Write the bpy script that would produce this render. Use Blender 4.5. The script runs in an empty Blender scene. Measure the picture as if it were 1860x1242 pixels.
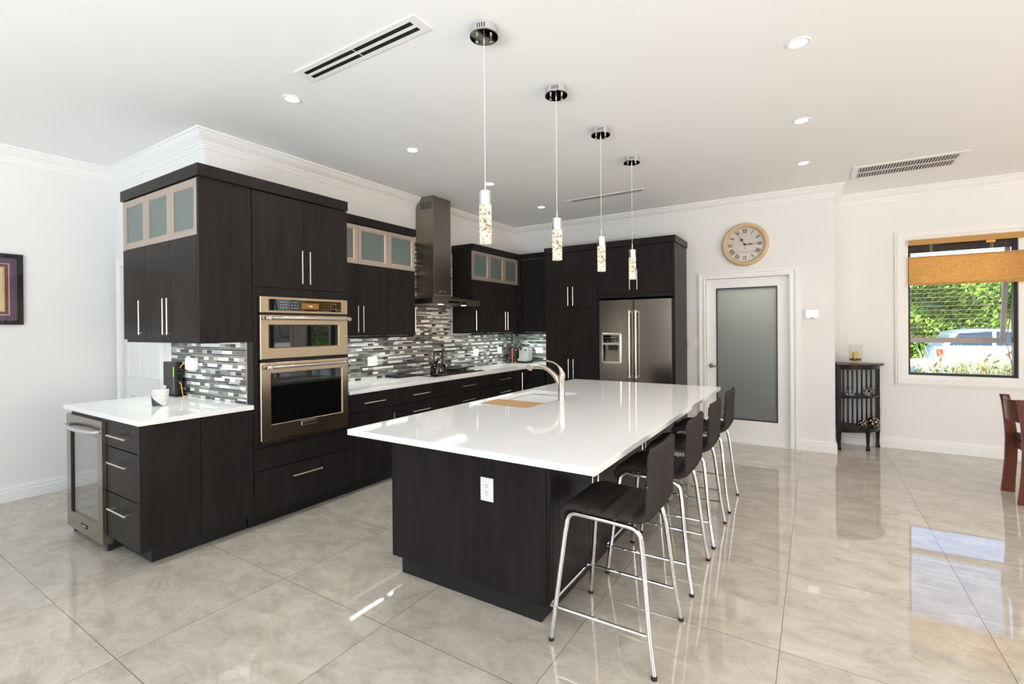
import bpy, bmesh, math, random
from mathutils import Vector, Matrix
random.seed(7)
SC = bpy.context.scene
COL = SC.collection
PI = math.pi
H = 3.05                       # ceiling height

# ------------------------------------------------------------------ camera
F_PX, CY = 869.54, 598.74
YAW, PITCH, ROLL = math.radians(32.279), math.radians(-0.203), math.radians(-0.462)
cam_data = bpy.data.cameras.new('camera')
cam_data.sensor_width = 36.0
cam_data.lens = F_PX * 36.0 / 1860.0
cam_data.shift_y = (CY - 621.0) / 1860.0
cam_data.clip_start = 0.05
cam_data.clip_end = 200
cam = bpy.data.objects.new('camera', cam_data)
COL.objects.link(cam)
f0 = Vector((-math.sin(YAW), math.cos(YAW), 0)); r0 = Vector((math.cos(YAW), math.sin(YAW), 0)); u0 = Vector((0, 0, 1))
fw = f0 * math.cos(PITCH) + u0 * math.sin(PITCH); up = u0 * math.cos(PITCH) - f0 * math.sin(PITCH)
rr = r0 * math.cos(ROLL) + up * math.sin(ROLL); uu = up * math.cos(ROLL) - r0 * math.sin(ROLL)
cam.matrix_world = Matrix(((rr.x, uu.x, -fw.x, 0), (rr.y, uu.y, -fw.y, 0), (rr.z, uu.z, -fw.z, 1.459), (0, 0, 0, 1)))
SC.camera = cam

# ------------------------------------------------------------------ colour management, world, daylight
SC.view_settings.view_transform = 'Standard'
SC.view_settings.look = 'None'
SC.view_settings.exposure = -0.09
SC.view_settings.gamma = 1.0
SC.view_settings.use_curve_mapping = False
SC.cycles.use_denoising = True
SC.cycles.max_bounces = 8
SC.cycles.diffuse_bounces = 5
SC.cycles.glossy_bounces = 5
SC.cycles.transparent_max_bounces = 12
SC.cycles.caustics_reflective = False
SC.cycles.caustics_refractive = False
SC.cycles.sample_clamp_indirect = 8.0

world = bpy.data.worlds.new('sky'); SC.world = world
world.use_nodes = True
wn = world.node_tree.nodes; wl = world.node_tree.links
sky = wn.new('ShaderNodeTexSky')
try:
    sky.sky_type = 'NISHITA'; sky.sun_disc = False; sky.sun_elevation = math.radians(55); sky.sun_rotation = math.radians(190); sky.air_density = 0.8; sky.dust_density = 2.0
except Exception:
    pass
wl.new(sky.outputs[0], wn['Background'].inputs[0])
wn['Background'].inputs[1].default_value = 0.65

def light(name, kind, loc, rot, energy, color, **kw):
    d = bpy.data.lights.new(name, kind); d.energy = energy; d.color = color
    for k, v in kw.items(): setattr(d, k, v)
    o = bpy.data.objects.new(name, d); COL.objects.link(o); o.location = loc; o.rotation_euler = rot
    return o
light('sun', 'SUN', (20, -20, 20), Vector((-.62, .40, -.67)).to_track_quat('-Z', 'Y').to_euler(), 16.0, (1, .93, .83), angle=math.radians(0.6))
# lamps for daylight at the glazed openings, and an added one outside brightening the ceiling
light('daylight_front', 'AREA', (-.4, -3.50, 1.35), (math.radians(90), 0, 0), 45, (.82, .93, 1.0), shape='RECTANGLE', size=5.6, size_y=2.3)
light('added_ceiling_fill', 'AREA', (-.1, -5.3, -.10), (math.radians(180), 0, 0), 1680, (.72, .88, 1.0), shape='RECTANGLE', size=7.0, size_y=3.0)
light('daylight_right', 'AREA', (6.45, .9, 1.45), (0, math.radians(108), 0), 225, (1.0, .78, .61), shape='RECTANGLE', size=2.0, size_y=4.4)

# ------------------------------------------------------------------ materials
def new_mat(name):
    m = bpy.data.materials.new(name); m.use_nodes = True
    nt = m.node_tree
    return m, nt, nt.nodes, nt.links, nt.nodes['Principled BSDF']
def rgb(c): return (c[0], c[1], c[2], 1)
def mk(name, color, rough=.5, metal=0., vary=.06, scale=8., bump=0., bscale=60., spec=.5, coat=0., stretch=None, emit=None, estr=0., trans=0., ior=1.45, aniso=0., sheen=0.):
    m, nt, N, L, b = new_mat(name)
    tc = N.new('ShaderNodeTexCoord'); mp = N.new('ShaderNodeMapping')
    L.new(tc.outputs['Object'], mp.inputs[0])
    if stretch: mp.inputs['Scale'].default_value = stretch
    nz = N.new('ShaderNodeTexNoise'); nz.inputs['Scale'].default_value = scale; nz.inputs['Detail'].default_value = 4
    L.new(mp.outputs[0], nz.inputs['Vector'])
    mix = N.new('ShaderNodeMix'); mix.data_type = 'RGBA'
    mix.inputs[6].default_value = rgb([c * (1 - vary) for c in color]); mix.inputs[7].default_value = rgb([min(1, c * (1 + vary)) for c in color])
    L.new(nz.outputs['Fac'], mix.inputs[0]); L.new(mix.outputs[2], b.inputs['Base Color'])
    b.inputs['Roughness'].default_value = rough; b.inputs['Metallic'].default_value = metal
    b.inputs['Specular IOR Level'].default_value = spec; b.inputs['Coat Weight'].default_value = coat
    b.inputs['Transmission Weight'].default_value = trans; b.inputs['IOR'].default_value = ior
    b.inputs['Anisotropic'].default_value = aniso
    if sheen: b.inputs['Sheen Weight'].default_value = sheen
    if emit: b.inputs['Emission Color'].default_value = rgb(emit); b.inputs['Emission Strength'].default_value = estr
    if bump:
        n2 = N.new('ShaderNodeTexNoise'); n2.inputs['Scale'].default_value = bscale; n2.inputs['Detail'].default_value = 3
        L.new(mp.outputs[0], n2.inputs['Vector'])
        bp = N.new('ShaderNodeBump'); bp.inputs['Strength'].default_value = bump; bp.inputs['Distance'].default_value = .01
        L.new(n2.outputs['Fac'], bp.inputs['Height']); L.new(bp.outputs[0], b.inputs['Normal'])
    return m
def thin_glass(name, tint=(1, 1, 1), refl=.04):
    m, nt, N, L, b = new_mat(name); N.remove(b)
    t = N.new('ShaderNodeBsdfTransparent'); t.inputs[0].default_value = rgb(tint)
    g = N.new('ShaderNodeBsdfGlossy'); g.inputs['Roughness'].default_value = .02
    lw = N.new('ShaderNodeLayerWeight'); lw.inputs['Blend'].default_value = .5
    pw = N.new('ShaderNodeMath'); pw.operation = 'POWER'; L.new(lw.outputs['Facing'], pw.inputs[0]); pw.inputs[1].default_value = 5
    fr = N.new('ShaderNodeMath'); fr.operation = 'MULTIPLY_ADD'; L.new(pw.outputs[0], fr.inputs[0]); fr.inputs[1].default_value = .9; fr.inputs[2].default_value = refl
    mx = N.new('ShaderNodeMixShader'); L.new(fr.outputs[0], mx.inputs[0]); L.new(t.outputs[0], mx.inputs[1]); L.new(g.outputs[0], mx.inputs[2])
    L.new(mx.outputs[0], N['Material Output'].inputs[0])
    return m
def translucent(name, color, tl, rough=.6, scale=30, stretch=(1, 1, 1), vary=.08, gloss=.1):
    m, nt, N, L, b = new_mat(name); N.remove(b)
    tc = N.new('ShaderNodeTexCoord'); mp = N.new('ShaderNodeMapping'); mp.inputs['Scale'].default_value = stretch
    nz = N.new('ShaderNodeTexNoise'); nz.inputs['Scale'].default_value = scale
    L.new(tc.outputs['Object'], mp.inputs[0]); L.new(mp.outputs[0], nz.inputs['Vector'])
    mix = N.new('ShaderNodeMix'); mix.data_type = 'RGBA'
    mix.inputs[6].default_value = rgb([c * (1 - vary) for c in color]); mix.inputs[7].default_value = rgb([min(1, c * (1 + vary)) for c in color])
    L.new(nz.outputs['Fac'], mix.inputs[0])
    d = N.new('ShaderNodeBsdfDiffuse'); t = N.new('ShaderNodeBsdfTranslucent'); g = N.new('ShaderNodeBsdfGlossy'); g.inputs['Roughness'].default_value = rough
    L.new(mix.outputs[2], d.inputs[0]); L.new(mix.outputs[2], t.inputs[0])
    m1 = N.new('ShaderNodeMixShader'); m1.inputs[0].default_value = tl
    L.new(d.outputs[0], m1.inputs[1]); L.new(t.outputs[0], m1.inputs[2])
    m2 = N.new('ShaderNodeMixShader'); m2.inputs[0].default_value = gloss
    L.new(m1.outputs[0], m2.inputs[1]); L.new(g.outputs[0], m2.inputs[2]); L.new(m2.outputs[0], N['Material Output'].inputs[0])
    return m

M = {}
M['wall'] = mk('wall_paint', (.80, .80, .80), .55, vary=.015, scale=3, bump=.03, bscale=90, spec=.3)
M['ceil'] = mk('ceiling_paint', (.88, .88, .88), .6, vary=.01, scale=2, spec=.3)
M['taupe'] = mk('taupe_dimming_paint', (.22, .20, .185), .6, vary=.02)
M['trim'] = mk('white_trim_paint', (.84, .84, .83), .35, vary=.01)
M['wood'] = mk('espresso_wood', (.0200, .0172, .0168), .30, vary=.50, scale=2.2, stretch=(9, 9, .9), bump=.05, bscale=25, spec=.10)
M['kick'] = mk('dark_kick_board', (.010, .010, .011), .4, vary=.2)
M['dark'] = mk('black_gap', (.006, .006, .007), .5, vary=.1)
M['steel'] = mk('brushed_stainless_steel', (.32, .29, .255), .20, 1., vary=.05, scale=4, stretch=(60, 60, .6), bump=.015, bscale=20, aniso=0.)
M['steel_h'] = mk('brushed_warm_steel', (.56, .43, .31), .26, 1., vary=.05, scale=4, stretch=(.6, .6, 80), bump=.012, bscale=20, aniso=.3)
M['hood'] = mk('hood_steel', (.29, .25, .215), .32, 1., vary=.07, scale=4, stretch=(60, 60, .5))
M['handle'] = mk('satin_nickel', (.72, .69, .65), .25, 1., vary=.03)
M['faucet'] = mk('brushed_nickel', (.66, .58, .49), .22, 1., vary=.03)
M['chrome'] = mk('polished_chrome', (.82, .82, .82), .06, 1., vary=.02)
M['alu'] = mk('champagne_aluminium', (.46, .385, .33), .38, .55, vary=.04)
M['frost'] = mk('frosted_cabinet_glass', (.12, .155, .145), .30, vary=.15, scale=3, spec=.6)
M['white'] = mk('white_plastic', (.82, .82, .82), .35, vary=.01)
M['black'] = mk('black_plastic', (.012, .012, .013), .35, vary=.1)
M['black_gloss'] = mk('black_gloss_enamel', (.006, .006, .007), .06, vary=.1, coat=.5)
M['oven_glass'] = mk('dark_oven_glass', (.004, .004, .004), .02, vary=.1, spec=1.0)
M['cooktop'] = mk('ceramic_hob_glass', (.006, .006, .007), .03, vary=.1, spec=.6)
M['iron'] = mk('cast_iron', (.012, .012, .012), .45, vary=.2, bump=.1, bscale=200)
M['quartz'] = mk('white_quartz', (.86, .855, .845), .05, vary=.02, scale=6, spec=.5)
M['sink'] = mk('pale_sink_composite', (.62, .64, .66), .35, vary=.03)
M['bamboo'] = mk('bamboo_board', (.55, .33, .15), .45, vary=.18, scale=5, stretch=(2, 40, 2))
M['fabric'] = mk('charcoal_fabric', (.042, .036, .034), .9, vary=.3, scale=260, bump=.35, bscale=420, spec=.1)
M['cherry'] = mk('cherry_wood', (.125, .032, .013), .32, vary=.35, scale=3, stretch=(12, 12, 1.2), spec=.5)
M['mahogany'] = mk('dark_mahogany', (.014, .007, .005), .30, vary=.4, scale=3, stretch=(12, 12, 1.2), spec=.2)
M['leather'] = mk('black_leather', (.02, .02, .021), .38, vary=.1, bump=.1, bscale=150)
M['concrete'] = mk('speckled_concrete', (.60, .58, .56), .8, vary=.25, scale=45, bump=.1, bscale=80)
M['slate'] = mk('slate_glaze', (.05, .055, .065), .6, vary=.15)
M['gold_frame'] = mk('clock_cream_gold', (.60, .43, .25), .38, vary=.10, scale=20, spec=.4)
M['clock_face'] = mk('clock_face_paper', (.66, .60, .56), .6, vary=.06, scale=6)
M['ink'] = mk('black_ink', (.012, .012, .016), .6, vary=.1)
M['mat_purple'] = mk('purple_mount', (.09, .05, .13), .6, vary=.1)
M['gold'] = mk('gold_fillet', (.65, .36, .10), .35, .6, vary=.1)
M['paper'] = mk('cream_paper', (.68, .60, .46), .8, vary=.08, scale=30)
M['glass'] = thin_glass('window_glass')
M['clear'] = thin_glass('clear_glass', (.97, .97, .95))
M['fridge_glass'] = thin_glass('wine_fridge_glass', (.82, .85, .87), .38)
M['crystal'] = mk('cut_crystal', (.95, .95, .97), .02, vary=.01, trans=1., ior=1.55)
M['candle'] = mk('gold_candle_wax', (.72, .48, .12), .35, vary=.1)
M['pebble'] = mk('amber_pebbles', (.16, .08, .03), .15, vary=.6, scale=60)
M['led'] = mk('led_strip', (.9, .95, .9), .5, emit=(.82, 1.0, .90), estr=9.)
M['bulb'] = mk('lit_bulb', (1, 1, 1), .5, emit=(1, .98, .95), estr=5.)
M['hoodbulb'] = mk('lit_hood_lamp', (1, 1, .8), .5, emit=(1, .9, .6), estr=5.)
M['screen'] = mk('lit_screen', (.9, .9, .95), .3, emit=(.92, .95, 1.0), estr=1.1)
M['amber'] = mk('amber_display', (.1, .05, .01), .2, emit=(.55, .24, .05), estr=.35)
M['greenled'] = mk('green_indicator', (.2, .6, .05), .4, emit=(.35, 1, .05), estr=2.5)
M['blueled'] = mk('blue_indicator', (.1, .3, .9), .4, emit=(.1, .3, 1), estr=2.5)
M['legend'] = mk('printed_legend', (.55, .55, .55), .6, vary=.02)
M['yellow'] = mk('yellow_cable', (.75, .45, .05), .5)
M['shade'] = translucent('honey_shade_fabric', (.95, .70, .34), .66, .6, 4, (1, 1, 1), .03, .03)
M['shade_rail'] = mk('honey_shade_rail', (.48, .26, .07), .5, vary=.08)
M['blackalu'] = mk('black_aluminium', (.02, .019, .02), .35, vary=.1)
M['sash'] = mk('bronze_sash_aluminium', (.46, .40, .38), .4, .2, vary=.06)
M['slat'] = mk('pale_slat', (.62, .56, .55), .5, vary=.05)
M['frost_door'] = translucent('frosted_door_glass', (.40, .43, .445), .72, .35, 2, (1, 1, 1), .04, .05)
M['orange'] = mk('orange_pod', (.55, .15, .02), .25, .5, vary=.1)
M['purplepod'] = mk('violet_pod', (.06, .03, .10), .25, .5, vary=.1)
M['greyplastic'] = mk('light_grey_plastic', (.42, .40, .41), .4, vary=.04)
M['silver'] = mk('silver_paint', (.55, .53, .53), .35, .4, vary=.03)
M['red'] = mk('red_lamp_lens', (.55, .04, .03), .2)
M['carpaint'] = mk('pale_blue_car_paint', (.42, .55, .68), .2, vary=.03, coat=.5)
M['rubber'] = mk('tyre_rubber', (.02, .02, .02), .8)
M['tint'] = mk('tinted_car_glass', (.03, .05, .08), .05)
M['lawn'] = mk('pale_paving', (.62, .60, .52), .8, vary=.08, scale=2)
M['leafA'] = mk('leaf_bright', (.20, .34, .04), .5, vary=.4, scale=3)
M['leafB'] = mk('leaf_deep', (.045, .13, .02), .5, vary=.3, scale=3)
M['blade'] = mk('pale_grass_blade', (.72, .76, .42), .6, vary=.25, scale=6)
M['rust'] = mk('rust_leaf', (.85, .42, .14), .5, vary=.3, scale=6)
M['curtain'] = mk('brown_curtain', (.05, .035, .03), .8, vary=.2, scale=4, stretch=(20, 20, .5))

def floor_mat():
    m, nt, N, L, b = new_mat('polished_marble_tile')
    tc = N.new('ShaderNodeTexCoord'); sep = N.new('ShaderNodeSeparateXYZ'); L.new(tc.outputs['Object'], sep.inputs[0])
    def math_(op, a, bb=None, c=None):
        n = N.new('ShaderNodeMath'); n.operation = op
        for i, v in enumerate((a, bb, c)):
            if v is None: continue
            if isinstance(v, (int, float)): n.inputs[i].default_value = v
            else: L.new(v, n.inputs[i])
        return n.outputs[0]
    def edge(sock, size, off):
        t = math_('DIVIDE', math_('ADD', sock, -off + 100 * size), size)
        fr = math_('FRACT', t)
        d = math_('MULTIPLY', math_('MINIMUM', fr, math_('SUBTRACT', 1.0, fr)), size)
        return d, math_('FLOOR', t)
    dx, cx = edge(sep.outputs[0], .832, -.14); dy, cy = edge(sep.outputs[1], .80, .85)
    line = math_('LESS_THAN', math_('MINIMUM', dx, dy), .0016)
    comb = N.new('ShaderNodeCombineXYZ'); L.new(cx, comb.inputs[0]); L.new(cy, comb.inputs[1])
    wnz = N.new('ShaderNodeTexWhiteNoise'); wnz.noise_dimensions = '2D'; L.new(comb.outputs[0], wnz.inputs['Vector'])
    vadd = N.new('ShaderNodeVectorMath'); vadd.operation = 'MULTIPLY_ADD'
    L.new(wnz.outputs['Color'], vadd.inputs[0]); vadd.inputs[1].default_value = (7, 7, 7); L.new(tc.outputs['Object'], vadd.inputs[2])
    mp = N.new('ShaderNodeMapping'); mp.inputs['Scale'].default_value = (1.0, 1.6, 1); mp.inputs['Rotation'].default_value = (0, 0, .4); L.new(vadd.outputs[0], mp.inputs[0])
    n1 = N.new('ShaderNodeTexNoise'); n1.inputs['Scale'].default_value = 4.5; n1.inputs['Detail'].default_value = 9; n1.inputs['Roughness'].default_value = .76; n1.inputs['Distortion'].default_value = .5
    L.new(mp.outputs[0], n1.inputs['Vector'])
    ramp = N.new('ShaderNodeValToRGB'); e = ramp.color_ramp.elements
    e[0].position = .30; e[0].color = (.395, .345, .28, 1); e[1].position = .68; e[1].color = (.62, .57, .49, 1)
    L.new(n1.outputs['Fac'], ramp.inputs[0])
    n2 = N.new('ShaderNodeTexNoise'); n2.inputs['Scale'].default_value = 5.5; n2.inputs['Detail'].default_value = 8; n2.inputs['Distortion'].default_value = 1.6
    L.new(mp.outputs[0], n2.inputs['Vector'])
    vein = math_('MULTIPLY', math_('LESS_THAN', math_('ABSOLUTE', math_('SUBTRACT', n2.outputs['Fac'], .5)), .004), .22)
    mixv = N.new('ShaderNodeMix'); mixv.data_type = 'RGBA'; L.new(vein, mixv.inputs[0]); L.new(ramp.outputs[0], mixv.inputs[6]); mixv.inputs[7].default_value = (.16, .10, .06, 1)
    mixg = N.new('ShaderNodeMix'); mixg.data_type = 'RGBA'; L.new(line, mixg.inputs[0]); L.new(mixv.outputs[2], mixg.inputs[6]); mixg.inputs[7].default_value = (.19, .15, .115, 1)
    L.new(mixg.outputs[2], b.inputs['Base Color'])
    b.inputs['Roughness'].default_value = .03; b.inputs['Specular IOR Level'].default_value = .85
    n3 = N.new('ShaderNodeTexNoise'); n3.inputs['Scale'].default_value = 2.4; n3.inputs['Detail'].default_value = 1; L.new(tc.outputs['Object'], n3.inputs['Vector'])
    bp = N.new('ShaderNodeBump'); bp.inputs['Strength'].default_value = .12; bp.inputs['Distance'].default_value = .004
    L.new(n3.outputs['Fac'], bp.inputs['Height']); L.new(bp.outputs[0], b.inputs['Normal'])
    return m
M['floor'] = floor_mat()

def pendant_mat():
    m, nt, N, L, b = new_mat('lit_bubble_glass')
    tc = N.new('ShaderNodeTexCoord'); v = N.new('ShaderNodeTexVoronoi'); v.inputs['Scale'].default_value = 70; L.new(tc.outputs['Object'], v.inputs['Vector'])
    nz = N.new('ShaderNodeTexNoise'); nz.inputs['Scale'].default_value = 60; L.new(tc.outputs['Object'], nz.inputs['Vector'])
    r = N.new('ShaderNodeValToRGB'); e = r.color_ramp.elements
    e[0].position = .40; e[0].color = (.30, .16, .06, 1); e[1].position = .54; e[1].color = (1.05, .93, .74, 1)
    mm = N.new('ShaderNodeMath'); mm.operation = 'MULTIPLY_ADD'; L.new(v.outputs['Distance'], mm.inputs[0]); mm.inputs[1].default_value = .55; 
    L.new(nz.outputs['Fac'], mm.inputs[2]); 
    sb = N.new('ShaderNodeMath'); sb.operation = 'SUBTRACT'; L.new(mm.outputs[0], sb.inputs[0]); sb.inputs[1].default_value = .22
    L.new(sb.outputs[0], r.inputs[0]); L.new(r.outputs[0], b.inputs['Emission Color'])
    b.inputs['Emission Strength'].default_value = 1.0; b.inputs['Base Color'].default_value = (.12, .10, .08, 1); b.inputs['Roughness'].default_value = .1
    return m
M['pendant'] = pendant_mat()

# ------------------------------------------------------------------ mesh helpers
class MB:
    def __init__(s): s.v = []; s.f = []; s.m = []; s.k = 0
    def add(s, vs, fs, k=None):
        n = len(s.v); s.v += [Vector(p) for p in vs]
        for f in fs: s.f.append([i + n for i in f]); s.m.append(s.k if k is None else k)
        return s
    def box(s, x0, x1, y0, y1, z0, z1, k=None):
        x0, x1 = min(x0, x1), max(x0, x1); y0, y1 = min(y0, y1), max(y0, y1); z0, z1 = min(z0, z1), max(z0, z1)
        v = [(x0, y0, z0), (x1, y0, z0), (x1, y1, z0), (x0, y1, z0), (x0, y0, z1), (x1, y0, z1), (x1, y1, z1), (x0, y1, z1)]
        return s.add(v, [(0, 3, 2, 1), (4, 5, 6, 7), (0, 1, 5, 4), (1, 2, 6, 5), (2, 3, 7, 6), (3, 0, 4, 7)], k)
    def prism(s, poly, axis, a, b, k=None):
        """poly: 2D points counter-clockwise seen from +axis; the other two axes in cyclic order"""
        n = len(poly)
        def pt(p, t):
            return {'x': (t, p[0], p[1]), 'y': (p[0], t, p[1]), 'z': (p[0], p[1], t)}[axis]
        v = [pt(p, a) for p in poly] + [pt(p, b) for p in poly]
        fs = [tuple(range(n))[::-1], tuple(range(n, 2 * n))] + [(i, (i + 1) % n, n + (i + 1) % n, n + i) for i in range(n)]
        return s.add(v, fs, k)
    def loft(s, rings, cap=True, closed=True, k=None):
        n = len(rings[0]); base = []; fs = []
        for r in rings: base += list(r)
        for j in range(len(rings) - 1):
            for i in range(n if closed else n - 1):
                i2 = (i + 1) % n
                fs.append((j * n + i, j * n + i2, (j + 1) * n + i2, (j + 1) * n + i))
        if cap: fs.append(tuple(range(n))[::-1]); fs.append(tuple(range((len(rings) - 1) * n, len(rings) * n)))
        return s.add(base, fs, k)
    def tube(s, pts, r, seg=10, k=None):
        pts = [Vector(p) for p in pts]; rings = []
        rs = r if isinstance(r, (list, tuple)) else [r] * len(pts)
        t0 = (pts[1] - pts[0]).normalized()
        a = t0.cross(Vector((0, 0, 1)));
        if a.length < 1e-3: a = t0.cross(Vector((1, 0, 0)))
        a.normalize()
        for i, p in enumerate(pts):
            t = (pts[min(i + 1, len(pts) - 1)] - pts[max(i - 1, 0)]).normalized()
            a = (a - t * a.dot(t)).normalized(); b = t.cross(a)
            rings.append([p + (a * math.cos(2 * PI * q / seg) + b * math.sin(2 * PI * q / seg)) * rs[i] for q in range(seg)])
        return s.loft(rings, k=k)
    def lathe(s, prof, c=(0, 0, 0), seg=24, axis='z', cap=True, k=None):
        rings = []
        for r, h in prof:
            ring = []
            for q in range(seg):
                a = 2 * PI * q / seg; x, y = r * math.cos(a), r * math.sin(a)
                p = {'z': (x, y, h), 'y': (x, -h, y), 'x': (h, x, y)}[axis]
                ring.append(Vector(p) + Vector(c))
            rings.append(ring)
        return s.loft(rings, cap=cap, k=k)
    def ball(s, c, r, seg=14, rings=8, k=None, sz=1.):
        return s.lathe([(max(1e-4, r * math.sin(PI * i / rings)), -r * sz * math.cos(PI * i / rings)) for i in range(rings + 1)], c, seg, k=k)
    def build(s, name, mat, parent=None, smooth=False, bevel=0., bseg=2, ang=35):
        me = bpy.data.meshes.new(name)
        if parent is not None:
            o0 = Vector((0, 0, 0)); q = parent
            while q is not None: o0 += q.location; q = q.parent
        else:
            xs = [p.x for p in s.v]; ys = [p.y for p in s.v]; zs = [p.z for p in s.v]
            o0 = Vector(((min(xs) + max(xs)) / 2, (min(ys) + max(ys)) / 2, min(zs)))
        me.from_pydata([tuple(p - o0) for p in s.v], [], s.f)
        mats = mat if isinstance(mat, (list, tuple)) else [mat]
        for q in mats: me.materials.append(M[q] if isinstance(q, str) else q)
        for p, k in zip(me.polygons, s.m): p.material_index = k; p.use_smooth = smooth
        bm = bmesh.new(); bm.from_mesh(me); bmesh.ops.recalc_face_normals(bm, faces=bm.faces); bm.to_mesh(me); bm.free()
        if smooth:
            try: me.set_sharp_from_angle(angle=math.radians(ang))
            except Exception: pass
        o = bpy.data.objects.new(name, me); COL.objects.link(o)
        if parent is not None: o.parent = parent
        else: o.location = o0
        if bevel:
            b = o.modifiers.new('bevel', 'BEVEL'); b.width = bevel; b.segments = bseg; b.limit_method = 'ANGLE'; b.angle_limit = math.radians(40)
        return o
def B(x0, x1, y0, y1, z0, z1): return MB().box(x0, x1, y0, y1, z0, z1)
def root(name, loc, label, cat, group=None):
    o = bpy.data.objects.new(name, None); COL.objects.link(o); o.location = loc; o.empty_display_size = .1
    o['label'] = label; o['category'] = cat
    if group: o['group'] = group
    return o
def tag(o, label, cat, group=None):
    o['label'] = label; o['category'] = cat
    if group: o['group'] = group
    return o
def struct(o): o['kind'] = 'structure'; return o
def sroot(name, loc):
    o = bpy.data.objects.new(name, None); COL.objects.link(o); o.location = loc; return struct(o)
def dup(r, loc, label, rotz=None):
    def cp(o, par):
        c = o.copy(); COL.objects.link(c)
        if par is not None: c.parent = par
        for ch in o.children: cp(ch, c)
        return c
    c = cp(r, None); c.location = loc; c['label'] = label
    if rotz is not None: c.rotation_euler[2] = rotz
    return c
def text(s, size, mat, mtx, parent, name='lettering', depth=.0006):
    cu = bpy.data.curves.new('t', 'FONT'); cu.body = s; cu.size = size; cu.align_x = 'CENTER'; cu.align_y = 'CENTER'; cu.extrude = depth
    t = bpy.data.objects.new('t', cu); COL.objects.link(t)
    bpy.context.view_layer.update()
    me = bpy.data.meshes.new_from_object(t.evaluated_get(bpy.context.evaluated_depsgraph_get()))
    bpy.data.objects.remove(t); me.transform(mtx); 
    o0 = Vector((0, 0, 0)); q = parent
    while q is not None: o0 += q.location; q = q.parent
    me.transform(Matrix.Translation(-o0)); me.materials.clear(); me.materials.append(M[mat]); me.name = name
    o = bpy.data.objects.new(name, me); COL.objects.link(o); o.parent = parent
    return o
def face_x(x, y, z): return Matrix(((0, 0, 1, x), (1, 0, 0, y), (0, 1, 0, z), (0, 0, 0, 1)))      # reads from +x
def face_ny(x, y, z): return Matrix(((1, 0, 0, x), (0, 0, -1, y), (0, 1, 0, z), (0, 0, 0, 1)))    # reads from -y

# front-facing helpers. face '+x': u runs along y, d is out of x ; face '-y': u runs along x, d is out of -y
def fbox(mb, face, fr, u0, u1, d0, d1, z0, z1, k=None):
    if face == '+x': mb.box(fr + d0, fr + d1, u0, u1, z0, z1, k)
    else: mb.box(u0, u1, fr - d0, fr - d1, z0, z1, k)
    return mb
def fpt(face, fr, u, d, z): return (fr + d, u, z) if face == '+x' else (u, fr - d, z)
def front(name, face, fr, u0, u1, z0, z1, parent, mat='wood', t=.020):
    return fbox(MB(), face, fr, u0 + .0016, u1 - .0016, -t, 0, z0 + .0016, z1 - .0016).build(name, mat, parent, bevel=.0012)
def vhandle(face, fr, u, z0, z1, parent, off=.034, r=.0062):
    m = MB(); m.tube([fpt(face, fr, u, off, z0), fpt(face, fr, u, off, z1)], r, 10)
    for z in (z0 + .014, z1 - .014): m.tube([fpt(face, fr, u, .0005, z), fpt(face, fr, u, off, z)], r * .95, 8)
    return m.build('handle', 'handle', parent, smooth=True)
def hhandle(face, fr, ua, ub, z, parent, off=.034, r=.0062):
    m = MB(); m.tube([fpt(face, fr, ua, off, z), fpt(face, fr, ub, off, z)], r, 10)
    e = (ub - ua) * .08
    for u in (ua + e, ub - e): m.tube([fpt(face, fr, u, .0005, z), fpt(face, fr, u, off, z)], r * .95, 8)
    return m.build('handle', 'handle', parent, smooth=True)
def glass_door(face, fr, u0, u1, z0, z1, parent, w=.052, vase=None):
    u0 += .0018; u1 -= .0018; z0 += .0018; z1 -= .0018
    d = MB()
    # mitred aluminium frame with a slight inward chamfer
    def ring(ins, dep): return [fpt(face, fr, a, dep, b) for a, b in ((u0 + ins, z0 + ins), (u1 - ins, z0 + ins), (u1 - ins, z1 - ins), (u0 + ins, z1 - ins))]
    rings = [ring(0, -.02), ring(0, -.001), ring(.001, 0), ring(w - .012, -.0015), ring(w, -.008), ring(w, -.02)]
    d.loft(rings, cap=False)
    fr_o = d.build('glass_door', 'alu', parent)
    fbox(MB(), face, fr, u0 + w, u1 - w, -.016, -.011, z0 + w, z1 - w).build('frosted_pane', 'frost', fr_o)
    return fr_o

# ------------------------------------------------------------------ room shell
WL, WC, WB, WR, WW = -5.88, -4.120, 6.560, .196, 7.205       # left wall, cooktop wall, back wall, return, window wall
SY = 1.937                                                    # stub wall face
XR, YF = 6.6, -3.6
struct(MB().box(WL - .2, XR + .2, YF - .2, WW + .146, -.12, 0).box(-1.76, WR - .03, WW + .146, 8.41, -.12, 0).build('floor', 'floor'))
fo = bpy.data.objects['floor']; 
for v in fo.data.vertices: v.co += fo.location
fo.location = (0, 0, 0)
struct(MB().box(WL - .2, XR + .2, YF - .2, WW + .146, H, H + .2).box(-1.76, WR - .03, WW + .146, 8.41, H, H + .2).build('ceiling', 'ceil'))
struct(B(WL - .15, WL, YF, SY + .3, 0, H - .001).build('wall_left', 'wall'))
# stub wall with the closet doorway (x -5.76..-4.91, to z 2.10)
m = MB(); m.box(WL, -5.76, SY, SY + .12, 0, H - .001); m.box(-5.76, -4.91, SY, SY + .12, 2.10, H - .001); m.box(-4.91, WC, SY, SY + .12, 0, H - .001)
struct(m.build('wall_left_return', 'wall'))
struct(B(WC - .15, WC, SY + .12, WB + .14, 0, H - .001).build('wall_kitchen', 'wall'))
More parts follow.
